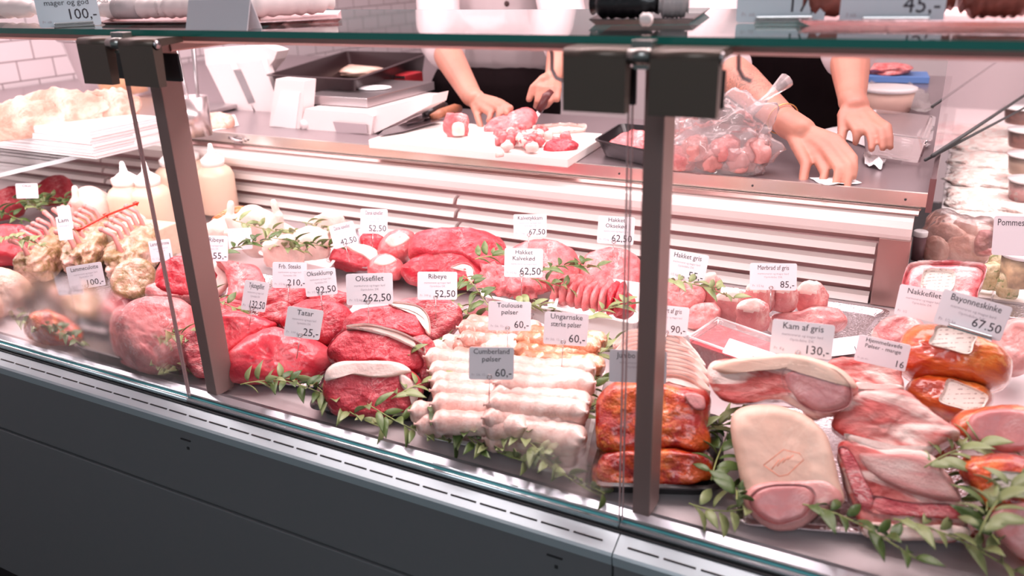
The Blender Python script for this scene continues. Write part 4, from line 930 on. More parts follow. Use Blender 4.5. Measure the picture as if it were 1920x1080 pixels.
joint('orange_chicken', 'small orange glazed chicken piece in wrap at upper left of poultry', 'meat', [(395, 410), (420, 392), (455, 382), (470, 392), (450, 408), (415, 424)], .82, HAM, .05, 36)

# ---------------- squeeze bottles and their box ----------------
SAUCE = plain('cream_sauce_bottle', (.70, .50, .38), .35, sss=.1); NOZ = plain('white_nozzle', (.92, .86, .84), .3)
for i, (x, y, lb) in enumerate(((256, 440, 'squeeze bottle with white nozzle left of the left post'), (296, 440, 'squeeze bottle hidden mostly by the left post'), (368, 384, 'squeeze bottle right of the left post, rear'), (414, 396, 'squeeze bottle nearest the grille, front right'), (338, 396, 'squeeze bottle peeking right beside the left post'))):
    e = empty('squeeze_bottle', at(x, y, z=.775)); tag(e, lb, 'bottle', 'squeeze bottles'); e.scale = (1.45, 1.45, 1.12)
    MB().lathe([(.001, 0), (.030, 0), (.032, .004), (.032, .085), (.028, .098), (.018, .108), (.015, .112), (.001, .112)], 24).build('bottle_body', SAUCE, e)
    MB().lathe([(.001, .106), (.019, .106), (.020, .122), (.014, .128), (.006, .136), (.0035, .155), (.002, .157), (.0005, .157)], 20).build('nozzle', NOZ, e)
bx = tag(MB().box((0, 0, .035), (.13, .10, .07), bev=.003).build('cardboard_box', plain('kraft_steel', (.55, .42, .32), .5, var=.1), None, at(272, 480, z=.762), (0, 0, .1)), 'beige box behind the right rack of lamb', 'box')

# ---------------- cutting board and what lies on it ----------------
BOARD = plain('white_board', (.86, .80, .76), .45, bump=.05, bs=20)
pb = [at(690, 262, z=.977), at(1065, 297, z=.977), at(1122, 262, z=.977), at(868, 205, z=.977)]
pb[3] = pb[0] + (pb[2] - pb[1]) * 1.35; pb[2] = pb[1] + (pb[2] - pb[1]) * 1.35
c = sum(pb, Vector()) / 4; c.z = .957
vs = [Vector((p.x - c.x, p.y - c.y, 0)) for p in pb] + [Vector((p.x - c.x, p.y - c.y, .020)) for p in pb]
o = pydata('cutting_board', vs, [(3, 2, 1, 0), (4, 5, 6, 7)] + [(i, (i + 1) % 4, 4 + (i + 1) % 4, 4 + i) for i in range(4)], BOARD, None, c, smooth=False)
bv = o.modifiers.new('b', 'BEVEL'); bv.width = .003; bv.segments = 3; tag(o, 'thick white cutting board on the edge of the worktop', 'cutting board')
ZB = .978
def bx_blob(name, label, cat, box, z, H, m, group=None, **kw):
    c, d, rz = bb(*box, z, H); o = blob(name, c, d, m, rot=rz, **kw); return tag(o, label, cat, group)
bx_blob('meat_end', 'small meat end with white fat left of the cutting hands', 'meat', (834, 214, 880, 256), ZB, .05, VEAL, n=.15, seed=5, sub=4, sup=3)
o = bpy.context.scene.objects['meat_end']; vs, fs = blobverts((.05, .04, .05), seed=6, sub=3); q = pydata('fat_patch', [v * .6 for v in vs], fs, FAT, o, (.004, -.016, .004))
joint('meat_strip', 'rack strip of raw meat under the cutting hands', 'meat', [(905, 240), (915, 222), (950, 208), (985, 198), (1003, 202), (1004, 218), (985, 235), (950, 245), (915, 247)], ZB, VEAL, .04, 50)
joint('meat_strip', 'long pale fat strip pointing right on the board', 'meat', [(1000, 240), (1030, 235), (1092, 234), (1096, 243), (1060, 250), (1010, 250)], ZB, FAT, .012, 60)
joint('meat_strip', 'flat red meat piece at the right end of the diced heap', 'meat', [(1020, 272), (1030, 260), (1060, 256), (1084, 264), (1078, 276), (1050, 284), (1025, 282)], ZB, BEEF, .02, 60)
rr = random.Random(11)
for i in range(60):
    u = rr.gauss(0, .42); v = rr.gauss(0, .36); x = 978 + u * 60; y = 262 + v * 26
    p = at(x, y, z=ZB + .004 + .012 * max(0, 1 - abs(u) - abs(v))); s_ = rr.uniform(.014, .022)
    o = blob('diced_meat', p, (s_ * 1.2, s_, s_ * .9), (VEAL, MINCE, VEAL, FAT)[i % 4], rot=(rr.uniform(-.6, .6), rr.uniform(-.6, .6), rr.uniform(0, 3)), n=.2, seed=i, sub=2, sup=3.2)
    tag(o, 'small cube of diced meat in the heap on the cutting board', 'meat', 'diced meat cubes')
def knife(label, a, b, blade_m, handle_m, w=.045, split=.62):
    A = Vector(a); B = Vector(b); d = B - A; L = d.length; e = empty('knife', A, (0, 0, math.atan2(d.y, d.x))); e.rotation_euler[1] = -math.asin(d.z / L); tag(e, label, 'knife', 'knives')
    k = L * split
    MB().prism([(0, -w * .1), (k * .25, w * .35), (k * .7, w * .5), (k, w * .5), (k, -w * .5), (k * .3, -w * .45)], -.001, .001, 'z').build('blade', blade_m, e)
    MB().tube([(k - .005, 0, .004), (k + .03, 0, .008), (L - .02, 0, .009), (L, 0, .006)], [.009, .012, .013, .010], 12).build('handle', handle_m, e)
WOODH = plain('brown_handle', (.34, .13, .07), .45, var=.2)
knife('broad knife lying beside the scale at the board corner', at(705, 254, z=ZB + .004), at(862, 208, z=ZB + .012), plain('dark_blade', (.22, .19, .21), .25, 1.0), WOODH, .065, .66)
knife('black handled knife lying behind the broad knife', at(760, 232, z=ZB + .012), at(835, 203, z=ZB + .02), plain('dark_blade', (.2, .2, .2), .25, 1.0), BLACKP, .03, .5)

# ---------------- scale ----------------
sw = plain('scale_white', (.84, .74, .73), .35)
def polybox(mb, pts, Y, dep):
    q = [at(x, y, Y=Y) for x, y in pts]; mb.prism([(p.x, p.z) for p in q], Y, Y + dep, 'y'); return mb
e = empty('shop_scale', at(640, 262, z=.957)); tag(e, 'white counter scale with steel plate and upright display arm', 'scale')
def sp(name, mb, m):
    o = mb.build(name, m, e); o.matrix_parent_inverse = Matrix.Translation(-e.location); return o
m = polybox(MB(), [(572, 204), (690, 212), (700, 218), (694, 262), (560, 250)], 1.66, .34); sp('scale_body', m, sw)
b = MB(); q = [at(x, y, Y=1.67) for x, y in ((690, 206), (812, 178), (808, 196), (760, 222), (702, 250))]
b.prism([(p.x, p.z) for p in q], 1.67, 1.74, 'y'); sp('side_wing', b, sw)
pl = [at(571, 178, z=1.035), at(692, 184, z=1.035)]; x0, x1, y0 = pl[0].x, pl[1].x, pl[1].y
sp('weighing_plate', MB().box(((x0 + x1) / 2, y0 + .15, 1.024), (x1 - x0, .32, .024), bev=.002), STEEL)
sp('crumpled_film', MB().sphere(((x0 + x1) / 2 + .02, y0 + .14, 1.039), (.05, .045, .003), 10), PAPER)
sp('plate_skirt', MB().box(((x0 + x1) / 2, y0 + .152, 1.006), (x1 - x0 - .02, .30, .012)), SEAL)
q = [at(x, y, Y=1.655) for x, y in ((625, 228), (687, 233), (690, 250), (632, 249))]
sp('rating_plate', MB().prism([(p.x, p.z) for p in q], 1.653, 1.655, 'y'), plain('grey_plate', (.42, .34, .36), .4))
sp('display_head', polybox(MB(), [(382, 92), (492, 84), (520, 96), (514, 112), (492, 140), (386, 122)], 1.86, .05), sw)
sp('display_arm', polybox(polybox(MB(), [(386, 120), (432, 118), (500, 250), (448, 246)], 1.84, .03), [(448, 118), (492, 112), (520, 190), (524, 258), (490, 256)], 1.84, .03), sw)
sp('arm_slot', polybox(MB(), [(437, 131), (452, 133), (478, 192), (466, 195)], 1.838, .04), STEELD)
sp('scale_foot', polybox(MB(), [(440, 236), (560, 244), (556, 258), (520, 262), (440, 250)], 1.70, .14), sw)
sp('customer_display', polybox(MB(), [(517, 148), (571, 152), (564, 252), (504, 240)], 1.66, .045), sw)
sp('display_window', polybox(MB(), [(526, 172), (562, 174), (554, 242), (508, 236)], 1.657, .004), plain('pale_screen', (.86, .82, .82), .2))
p = at(568, 234, Y=1.655); sp('display_knob', MB().tube([p, p + Vector((0, .02, 0))], .012, 16), sw)

# ---------------- tray, plastic bag, papers on the worktop ----------------
tray('meat_tray', 'small black tray of red meat behind the right post on the worktop', 'tray', [(1117, 262), (1235, 286), (1260, 240), (1165, 232)], .958, .035, BLACKP, flare=.018)
joint('beef_piece', 'red meat in the small black tray on the worktop', 'meat', [(1136, 268), (1160, 248), (1200, 238), (1232, 250), (1230, 276), (1180, 280)], .967, VEAL, .05, 55)
BAG = glassy('bag_film', (.99, .95, .95), .35, .12, .20, (1, .88, .88), bump=.8, bs=30)
cb, db, rb = bb(1250, 190, 1438, 328, .958, .13)
e = empty('plastic_bag', cb, (0, 0, rb)); tag(e, 'clear plastic bag of pink meat on the worktop right of the post', 'plastic bag')
vs, fs = blobverts((db[0] * 1.02, db[1], db[2]), n=.22, ns=1.8, seed=21, sub=5, sup=2.6, fine=.05); pydata('bag_film', vs, fs, BAG, e)
mb = MB(); pts = [(db[0] * .25, .02, db[2] * .8), (db[0] * .45, .05, db[2] * 1.05), (db[0] * .62, .08, db[2] * 1.25)]; mb.tube(pts, [.012, .006, .016], 10); mb.build('bag_neck', BAG, e)
for i in range(16):
    u = (i % 6 - 2.5) / 6.4; v = (i // 6 - .8) / 3.2
    o = blob('meat_chunk', (u * db[0] * .95, v * db[1] * .7, .004 + .02 * (i % 2)), (.05, .045, .04), PALE if i % 3 else PORK, parent=e, rot=i, n=.22, seed=200 + i, sub=3)
def sheet(label, corners, z, m=PAPER, name='paper_sheet', cat='paper', curl=.004, group=None):
    P = [at(x, y, z=z) for x, y in corners]; c = sum(P, Vector()) / 4; vs = []; fs = []; N = 8
    for i in range(N + 1):
        for j in range(N + 1):
            a = P[0].lerp(P[1], i / N); b = P[3].lerp(P[2], i / N); q = a.lerp(b, j / N) - c; q.z += curl * abs(nz(q * 30, 3, 1)); vs.append(q)
    for i in range(N):
        for j in range(N): k = i * (N + 1) + j; fs.append((k, k + N + 1, k + N + 2, k + 1))
    o = pydata(name, vs, fs, m, None, c); s_ = o.modifiers.new('s', 'SOLIDIFY'); s_.thickness = .0006; return tag(o, label, cat, group)
sheet('large white paper sheet under the left hand at the worktop end', [(1535, 245), (1690, 298), (1746, 272), (1600, 232)], .960)
sheet('small white slip under the fingertips at the worktop edge', [(1518, 334), (1545, 348), (1616, 344), (1590, 330)], .959)
sheet('torn white paper scrap near the end of the worktop', [(1617, 290), (1622, 310), (1652, 318), (1662, 300)], .960, curl=.02)
sheet('clear crumpled film behind the worktop end', [(1630, 160), (1640, 205), (1750, 212), (1730, 170)], .962, CLEARP, 'film_sheet', 'film', .03)
def lidtub(label, box, z, H, m1, m2):
    c, d, rz = bb(*box, z, H); e = empty('food_tub', c, (0, 0, rz)); tag(e, label, 'tub')
    R = d[0] / 2; MB().lathe([(.001, 0), (R * .85, 0), (R * .97, H * .85), (R * .9, H * .86), (.001, H * .86)], 28).build('tub_cup', m1, e)
    MB().lathe([(R, H * .84), (R * 1.03, H * .86), (R * 1.03, H), (R * .9, H * 1.02), (.001, H * 1.0)], 28).build('lid', m2, e)
lidtub('round tub with white lid behind the left wrist on the worktop', (1612, 156, 1708, 215), .958, .06, plain('peach_cup', (.80, .55, .46), .4), WHITEP)
e = tray('plastic_box', 'empty clear plastic box at the worktop end', 'plastic box', [(1617, 245), (1742, 262), (1750, 218), (1640, 205)], .962, .05, CLEARP)
bl = tag(MB().box((0, 0, .01), (.20, .14, .02), bev=.002).build('blue_folder', plain('blue_card', (.10, .22, .50), .5), None, at(1675, 150, z=.958), (0, 0, .1)), 'blue packet with clear wrap at the far end of worktop', 'packet')
o = blob('wrapped_meat', bl.location + Vector((-.02, 0, .021)), (.14, .12, .03), MINCE, n=.2, seed=8, sub=4); tag(o, 'wrapped pale minced meat lying on the blue packet', 'meat')

# ---------------- paper stack and roasts on the side shelf ----------------
pe = [at(-60, 300, z=.947), at(192, 300, z=.947), at(188, 238, z=1.02), at(-60, 262, z=1.02)]
ps = empty('paper_stack', (at(60, 300, z=.947))); tag(ps, 'thick stack of white wrapping paper on the side glass shelf', 'paper')
A = at(192, 296, z=.947)
sgm = NT('paper_stack_edge'); wv = sgm.n('ShaderNodeTexWave', {0: sgm.coord(), 'Scale': 90.0, 'Distortion': .6}, bands_direction='Z'); sgm.l(sgm.ramp(wv.outputs['Fac'], [(0, (.60, .54, .55)), (1, (.86, .82, .83))]), sgm.b.inputs['Base Color'])
ps.location = (A.x, A.y, A.z)
mb = MB()
for k in range(9): mb.box((-.31 + .003 * math.sin(k * 2.1), .085 + .003 * math.cos(k * 1.7), .0035 + k * .007), (.62, .21, .0066), bev=.001)
mb.build('stacked_sheets', sgm.m, ps); MB().box((-.31, .085, .0645), (.615, .205, .002)).build('top_sheet', PAPER, ps)
for lb, box, z in (('golden scored roast at left on the side shelf', (-60, 195, 120, 262), .985), ('golden scored pork roast with crackling behind the paper stack', (32, 172, 190, 240), 1.0), ('rolled roast with dark crust at the right end of side shelf', (150, 178, 262, 236), .99)):
    c, d, rz = bb(*box, z, .09); g = lambda p: Vector((p.x, p.y, p.z + (.035 * math.sin(p.x * 26) if p.z > 0 else 0)))
    o = blob('pork_roast', c, (d[0] * 1.05, d[1], d[2]), ROASTC, rot=rz, n=.14, seed=int(z * 1000), sub=5, sup=2.4, groove=g); tag(o, lb, 'roast', 'crackling roasts')
c = at(165, 236, z=.95); tr_ = MB().box((0, 0, .0), (.62, .26, .012), bev=.003).build('roast_tray', STEEL, None, (c.x - .05, c.y + .20, .968), (0, 0, 0)); tag(tr_, 'steel tray under the crackling roasts', 'tray')
MB().box((0, 0, -.012), (.5, .2, .014)).build('tray_foot', BLACKP, tr_)
kb = tag(MB().box((0, 0, .022), (.20, .10, .036), bev=.004).build('card_terminal', sw, None, at(236, 268, z=.947)), 'small white device with slots beside the paper stack', 'device')
mb = MB()
for k in range(3): mb.box((.05, -.051, .014 + k * .009), (.05, .002, .002))
mb.build('slots', SEAL, kb); MB().box((-.05, -.051, .022), (.07, .003, .024)).build('screen', BLACKP, kb)
# glass bowl with a roast
c = at(50, 215, z=.95); e = empty('glass_bowl', (c.x - .02, c.y + .38, .955)); tag(e, 'large clear bowl with beaded steel rim holding a roast', 'bowl')
MB().lathe([(.001, 0), (.11, 0), (.125, .02), (.165, .19), (.175, .195)], 40).build('bowl_wall', CLEARP, e)
mb = MB(); mb.tube([(.172 * math.cos(2 * PI * k / 40), .172 * math.sin(2 * PI * k / 40), .197) for k in range(41)], .006, 8, False)
for k in range(60): mb.sphere((.175 * math.cos(2 * PI * k / 60), .175 * math.sin(2 * PI * k / 60), .204), .005, 6)
mb.build('beaded_rim', STEEL, e)
o = blob('roast_ham', e.location + Vector((0, 0, .006)), (.19, .19, .16), plain('amber_roast', (.70, .36, .16), .4, var=.25, bs=20), n=.1, seed=4, sub=4); tag(o, 'amber roast standing in the clear bowl', 'roast')
# utensil holder
c = at(372, 255, z=.957); e = empty('utensil_holder', (c.x, c.y, .957)); tag(e, 'steel utensil holder behind the left post', 'holder')
MB().lathe([(.001, .002), (.036, .002), (.038, .10), (.036, .10), (.034, .004)], 24).build('cup', plain('satin_steel', (.66, .58, .58), .3, .9), e)
for dx, hh, mt_, lb in ((-.012, .24, STEEL, 'steel tongs standing in the utensil holder'), (.014, .22, STEELD, 'dark steel spatula standing in the utensil holder')):
    o = MB().tube([(dx, 0, .006), (dx * 1.6 - .004, .005, hh * .55), (dx * 2.5 - .012, .01, hh)], [.007, .004, .006], 8).build('kitchen_tool', mt_, None, e.location.copy()); tag(o, lb, 'utensil')
joint('sliced_roast', 'golden cooked slices on the worktop beside the scale foot', 'meat', [(378, 215), (400, 208), (432, 210), (440, 225), (425, 240), (390, 243), (378, 232)], .958, ROASTC, .05, 55)
sheet('white tray paper under the golden slices', [(345, 256), (448, 236), (440, 215), (360, 225)], .9575, PAPER)
# black roasting tray behind the scale
tray('roasting_tray', 'big black roasting tray behind the scale', 'roasting tray', [(505, 140), (665, 148), (800, 100), (650, 96)], .98, .09, plain('black_enamel', (.035, .018, .02), .3, .2), flare=.02, lip=.012)
o = blob('roast_piece', at(640, 150, z=1.0) , (.30, .22, .03), ROASTC, n=.15, seed=33, sub=4); o.location = at(655, 137, z=.995); tag(o, 'flat golden roast inside the black roasting tray', 'roast')
rb_ = tag(MB().box((0, 0, .04), (.13, .10, .08), bev=.004).build('red_appliance', plain('red_enamel', (.50, .03, .04), .4), None, at(808, 195, z=.958) + Vector((-.16, .06, 0))), 'low red steel appliance right of the roasting tray', 'appliance')
MB().box((0, -.051, .074), (.13, .004, .008)).build('steel_strip', STEEL, rb_)
MB().tube([(-.04, -.052, .04), (-.04, -.072, .04)], .014, 16).build('knob', BLACKP, rb_)
rk = tag(MB().box((0, 0, .31), (.28, .35, .62), bev=.004).build('steel_cabinet', STEELD, None, (-1.28, 3.6, .0)), 'steel cabinet behind the serving staff', 'cabinet')
MB().box((0, -.177, .4), (.2, .006, .25)).build('cabinet_door', STEEL, rk)

# ---------------- people ----------------
def skin_mat(name, tattoo=None):
    t = NT(name); b = t.b
    n = t.n('ShaderNodeTexNoise', {0: t.coord(), 'Scale': 9.0, 'Detail': 4.0}); base = t.ramp(n.outputs[0], [(.3, (.45, .175, .125)), (.7, (.54, .24, .17))])
    if tattoo:
        mp = t.n('ShaderNodeMapping', {0: t.coord()}); c, r = tattoo
        mp.inputs['Location'].default_value = tuple(-q / r for q in c); mp.inputs['Scale'].default_value = (1 / r,) * 3
        L = t.n('ShaderNodeVectorMath', {0: mp.outputs[0]}, operation='LENGTH'); mask = t.ramp(L.outputs['Value'], [(.8, (1, 1, 1)), (1, (0, 0, 0))])
        v = t.n('ShaderNodeTexNoise', {0: t.coord(), 'Scale': 42.0, 'Detail': 2.0, 'Distortion': 1.2}); ln = t.ramp(v.outputs[0], [(.44, (0, 0, 0)), (.47, (1, 1, 1)), (.50, (.1, .1, .1)), (.56, (.0, .0, .0)), (.60, (.7, .7, .7)), (.66, (0, 0, 0))])
        base = t.mix(t.mix(1.0, mask, ln, 'MULTIPLY'), base, (.16, .10, .08))
    t.l(base, b.inputs['Base Color']); b.inputs['Roughness'].default_value = .48
    b.inputs['Subsurface Weight'].default_value = .12; b.inputs['Subsurface Radius'].default_value = (.01, .004, .002); b.inputs['Subsurface Scale'].default_value = 1
    fn = t.n('ShaderNodeTexNoise', {0: t.coord(), 'Scale': 160.0, 'Detail': 3.0}); t.bump(fn.outputs[0], .25, .001)
    return t.m
CLOTH = plain('white_cotton', (.60, .50, .51), .8, bump=.15, bs=25)
DARKC = plain('dark_apron_cloth', (.010, .005, .006), .9, bump=.2, bs=60, spec=.1)
HAIR = plain('brown_hair', (.09, .05, .03), .6, bump=.6, bs=80)
def hand(wr, wrR, kn, mids, tips, thumb):
    """wrist, four knuckles, four middle joints, four tips and a three-point thumb, all in the room"""
    caps = [(wr, wrR, wr.lerp(sum(kn, Vector()) / 4, .35), wrR * .95)]
    for k in kn: caps.append((wr.lerp(k, .25), .0135, k, .0108))
    for a in range(3): caps.append((wr.lerp(kn[a], .7), .012, wr.lerp(kn[a + 1], .7), .012)); caps.append((kn[a], .0098, kn[a + 1], .0098))
    for k, m, tp in zip(kn, mids, tips):
        d = m.lerp(tp, .5) + (m - k).normalized() * .003
        caps += [(k, .0102, m, .0088), (m, .0088, d, .0078), (d, .0078, tp, .0066)]
    caps += [(wr.lerp(thumb[0], .3), .015, thumb[0], .0135), (thumb[0], .0130, thumb[1], .0105), (thumb[1], .0105, thumb[2], .0085)]
    return caps
def trunk(c, hd, sh, hip_z=.98, lean=0.0, bulk=1.0):
    """torso, neck, head and legs of a standing figure facing hd; sh = two shoulder points"""
    R = Matrix.Rotation(hd, 4, 'Z'); f = lambda x, y, z: Vector(c) + R @ Vector((x, y - lean * (z - hip_z), z))
    caps = [(f(-.07, 0, hip_z), .115 * bulk, f(.07, 0, hip_z), .115 * bulk), (f(-.06, 0, hip_z + .02), .11 * bulk, f(-.07, 0, 1.25), .115 * bulk), (f(.06, 0, hip_z + .02), .11 * bulk, f(.07, 0, 1.25), .115 * bulk),
            (f(-.09, 0, 1.25), .115 * bulk, f(-.13, .01, 1.40), .075), (f(.09, 0, 1.25), .115 * bulk, f(.13, .01, 1.40), .075), (f(0, .01, 1.32), .11, f(0, .02, 1.48), .06), (f(0, .02, 1.44), .056, f(0, -.005, 1.58), .054),
            (f(-.13, .01, 1.41), .062, sh[0], .058), (f(.13, .01, 1.41), .062, sh[1], .058)]
    h = f(0, -.02, 1.66)
    caps += [(h, (.078, .098, .115), R), (f(0, -.045, 1.59), (.055, .065, .062), R), (f(0, -.118, 1.655), .010, f(0, -.128, 1.628), .014), (f(-.030, -.105, 1.675), (.017, .012, .010), R), (f(.030, -.105, 1.675), (.017, .012, .010), R),
             (f(0, -.103, 1.594), (.028, .014, .012), R), (f(-.08, -.01, 1.65), (.012, .02, .032), R), (f(.08, -.01, 1.65), (.012, .02, .032), R)]
    for s_ in (-1, 1):
        caps += [(f(s_ * .09, 0, hip_z - .03), .098, f(s_ * .10, -.01, .52), .062), (f(s_ * .10, -.01, .52), .06, f(s_ * .105, .02, .09), .042), (f(s_ * .105, .03, .05), .045, f(s_ * .115, -.14, .035), .034)]
    return caps, f, R
def person(name, label, c, hd, sh, el, wr, hands, tat=None, lean=0, apron_top=1.05, sleeve=.5, hemz=.98):
    caps, f, R = trunk(c, hd, sh, lean=lean)
    for s_, e_, w_ in zip(sh, el, wr):
        caps += [(s_, .055, s_.lerp(e_, .5), .049), (s_.lerp(e_, .5), .049, e_, .041), (e_, .041, e_.lerp(w_, .35), .042), (e_.lerp(w_, .35), .042, w_, .0275)]
    for hnd in hands: caps += hnd
    loc = Vector((c[0], c[1], 0))
    body = fuse('person', caps, skin_mat(name + '_skin', ((tat[0] - loc, tat[1]) if tat else None)), None, .0036, 3, loc); tag(body, label, 'person')
    g = lambda p: p - loc
    # clothes: grown a little fuller than the body
    cl = [(f(-.08, 0, hemz + .04), .135, f(-.10, 0, 1.26), .135), (f(.08, 0, hemz + .04), .135, f(.10, 0, 1.26), .135), (f(-.10, 0, 1.25), .134, f(-.13, .01, 1.40), .094), (f(.10, 0, 1.25), .134, f(.13, .01, 1.40), .094), (f(0, .01, 1.3), .13, f(0, .02, 1.42), .085), (f(0, 0, hemz + .04), .135, f(0, 0, 1.3), .135)]
    for s_, e_, w_ in zip(sh, el, wr):
        q = e_.lerp(w_, sleeve - .5) if sleeve > .5 else s_.lerp(e_, sleeve * 2)
        cl += [(f(0, .01, 1.40), .07, s_, .078), (s_, .078, s_.lerp(e_, .5), .069), (s_.lerp(e_, .5), .069, (e_ if sleeve >= .5 else q), .064)]
        if sleeve > .5: cl += [(e_, .064, q, .058), (q, .058, q + (q - e_).normalized() * .004, .060)]
    j = fuse('jacket', [((g(a[0]), a[1], g(a[2]), a[3])) for a in cl], CLOTH, body, .007, 4, None)
    ap = [(g(f(x, -.035, apron_top)), .125, g(f(x * 1.1, -.04, .55)), .130) for x in (-.09, 0, .09)] + [(g(f(s_ * .10, -.0, .90)), .13, g(f(s_ * .11, .01, .15)), .075) for s_ in (-1, 1)]
    fuse('apron', ap, DARKC, body, .008, 3, None)
    hr = [(g(f(0, .012, 1.695)), (.090, .102, .098), R), (g(f(0, .05, 1.64)), (.078, .065, .09), R)]
    fuse('hair', hr, HAIR, body, .006, 2, None)
    mb = MB()
    for s_ in (-1, 1): mb.sphere(g(f(s_ * .030, -.1125, 1.676)), (.010, .006, .006), 10)
    mb.build('eyes', plain('eye_dark', (.03, .02, .02), .2), body)
    return body, f, g
A = lambda px, py, Y: at(px, py, Y=Y)
# the butcher cutting at the board
c1 = A(925, 60, 2.50); c1 = (c1.x, c1.y, 0); hd1 = .10
shR = A(785, -150, 2.42); shL = A(1085, -150, 2.42)
c1x = Vector(c1); R1 = Matrix.Rotation(hd1, 3, 'Z')
shR = c1x + R1 @ Vector((-.20, 0, 1.40)); shL = c1x + R1 @ Vector((.20, 0, 1.40))
elR = A(826, 78, 2.16); elL = A(1062, 70, 2.10)
wrR = A(884, 180, 1.86); wrL = A(1042, 138, 1.95)
hR = hand(wrR, .026, [A(893, 208, 1.80), A(906, 203, 1.79), A(919, 196, 1.79), A(930, 190, 1.80)], [A(898, 226, 1.765), A(920, 213, 1.755), A(936, 205, 1.755), A(946, 198, 1.77)], [A(903, 241, 1.745), A(916, 227, 1.735), A(934, 221, 1.735), A(950, 213, 1.745)],
          [A(915, 190, 1.82), A(936, 192, 1.79), A(957, 203, 1.76)])
hL = hand(wrL, .026, [A(1046, 168, 1.89), A(1035, 166, 1.88), A(1023, 167, 1.87), A(1012, 165, 1.87)], [A(1044, 186, 1.87), A(1031, 190, 1.855), A(1019, 194, 1.85), A(1008, 190, 1.85)], [A(1036, 180, 1.885), A(1022, 200, 1.875), A(1012, 208, 1.87), A(1004, 200, 1.87)],
          [A(1018, 150, 1.89), A(1000, 165, 1.87), A(992, 186, 1.855)])
b1, f1, g1 = person('first', 'person in a white buttoned jacket and dark apron cutting meat on the board', c1, hd1, [shR, shL], [elR, elL], [wrR, wrL], [hR, hL], sleeve=.66, hemz=1.05, apron_top=.945)
BTN = plain('dark_button', (.05, .02, .02), .3)
for px, py, Y in ((950, 7, 2.352), (948, 57, 2.352), (1053, 58, 2.352)):
    p = A(px, py, Y); MB().lathe([(.0005, -.003), (.008, -.003), (.009, 0), (.007, .002), (.0005, .001)], 16, Matrix.Translation(g1(p)) @ Matrix.Rotation(PI / 2, 4, 'X')).build('button', BTN, b1)
# its knife
knife('boning knife in the right hand side fist of the cutting person', A(990, 240, 1.80), A(1036, 176, 1.875), STEEL, plain('dark_red_handle', (.10, .02, .02), .4), .018, .52)
# the second person reaching over the worktop
c2 = A(1462, 150, 2.52); c2 = (c2.x, c2.y, 0); hd2 = .05; R2 = Matrix.Rotation(hd2, 3, 'Z')
s2R = Vector(c2) + R2 @ Vector((-.21, -.15, 1.38)); s2L = Vector(c2) + R2 @ Vector((.19, -.13, 1.38))
e2R = A(1352, 118, 1.98); e2L = A(1592, 92, 2.08)
w2R = A(1478, 232, 1.72); w2L = A(1598, 188, 1.87)
h2R = hand(w2R, .030, [A(1528, 290, 1.640), A(1545, 280, 1.640), A(1560, 271, 1.645), A(1570, 262, 1.655)], [A(1547, 326, 1.595), A(1573, 318, 1.585), A(1591, 310, 1.59), A(1600, 296, 1.61)], [A(1533, 357, 1.565), A(1561, 361, 1.552), A(1588, 355, 1.555), A(1600, 332, 1.58)],
           [A(1496, 275, 1.66), A(1511, 308, 1.61), A(1505, 342, 1.575)])
h2L = hand(w2L, .029, [A(1592, 226, 1.80), A(1610, 230, 1.79), A(1628, 230, 1.79), A(1643, 226, 1.80)], [A(1606, 246, 1.765), A(1632, 252, 1.755), A(1652, 246, 1.755), A(1664, 238, 1.765)], [A(1604, 268, 1.755), A(1634, 280, 1.725), A(1655, 278, 1.725), A(1669, 276, 1.735)],
           [A(1582, 216, 1.82), A(1580, 244, 1.79), A(1576, 274, 1.75)])
b2, f2, g2 = person('second', 'person in white shirt and dark apron with tattooed forearm reaching to the worktop edge', c2, hd2, [s2R, s2L], [e2R, e2L], [w2R, w2L], [h2R, h2L], tat=(A(1400, 175, 1.84), .085), lean=.25, sleeve=.57, apron_top=1.12)
q = e2R.lerp(w2R, .93); dr = (w2R - e2R).normalized(); Mq = Matrix.Translation(g2(q)) @ dr.to_track_quat('Z', 'Y').to_matrix().to_4x4()
MB().tube([(.0325 * math.cos(2 * PI * k / 24), .0325 * math.sin(2 * PI * k / 24), 0) for k in range(25)], .0013, 6, False, Mq).build('bracelet', plain('gold_thread', (.70, .42, .16), .3, .8), b2)

# ---------------- goods on the glass shelf ----------------
ZS = 1.2842
WRAP = plain('wrapping_paper', (.84, .76, .74), .55, bump=.8, bs=24); PINKT = plain('pink_tray_steel', (.60, .38, .38), .25, .9, bump=.4, bs=90)
out = []
def roll(label, a, b, r, m=WRAP, band=None, group='wrapped sausages on the glass shelf'):
    A_, B_ = at(a[0], 30, Y=a[1]), at(b[0], 30, Y=b[1]); A_.z = B_.z = ZS + .004 + r; d = B_ - A_
    n = 16; pts = [A_.lerp(B_, k / n) - A_ for k in range(n + 1)]; rs = [r * (1 + .10 * math.sin(k * 2.7)) * (1 if 1 < k < n - 1 else .55 if k in (1, n - 1) else .8) for k in range(n + 1)]
    o = MB().tube(pts, rs, 14).build('wrapped_sausage', m, None, A_); tag(o, label, 'sausage', group)
    out.append(o)
    if band: MB().tube([pts[4], pts[9]], r * 1.08, 16).build('paper_band', plain('grey_band', (.50, .46, .46), .5), o)
roll('paper wrapped sausage at the left end of the glass shelf', (-70, .86), (74, .88), .015, band=True)
roll('paper wrapped sausage behind the 100 kroner shelf card', (60, .92), (250, .90), .013)
roll('long paper wrapped sausage right of the 100 kroner shelf card', (186, .86), (330, .89), .014, band=True)
roll('pale wrapped sausage beside the folded card', (300, .88), (425, .92), .015)
roll('long pale wrapped loaf at the middle of the left shelf', (455, .88), (625, 1.0), .016)
roll('wrapped sausage at the back of the left shelf', (330, 1.0), (560, 1.08), .016)
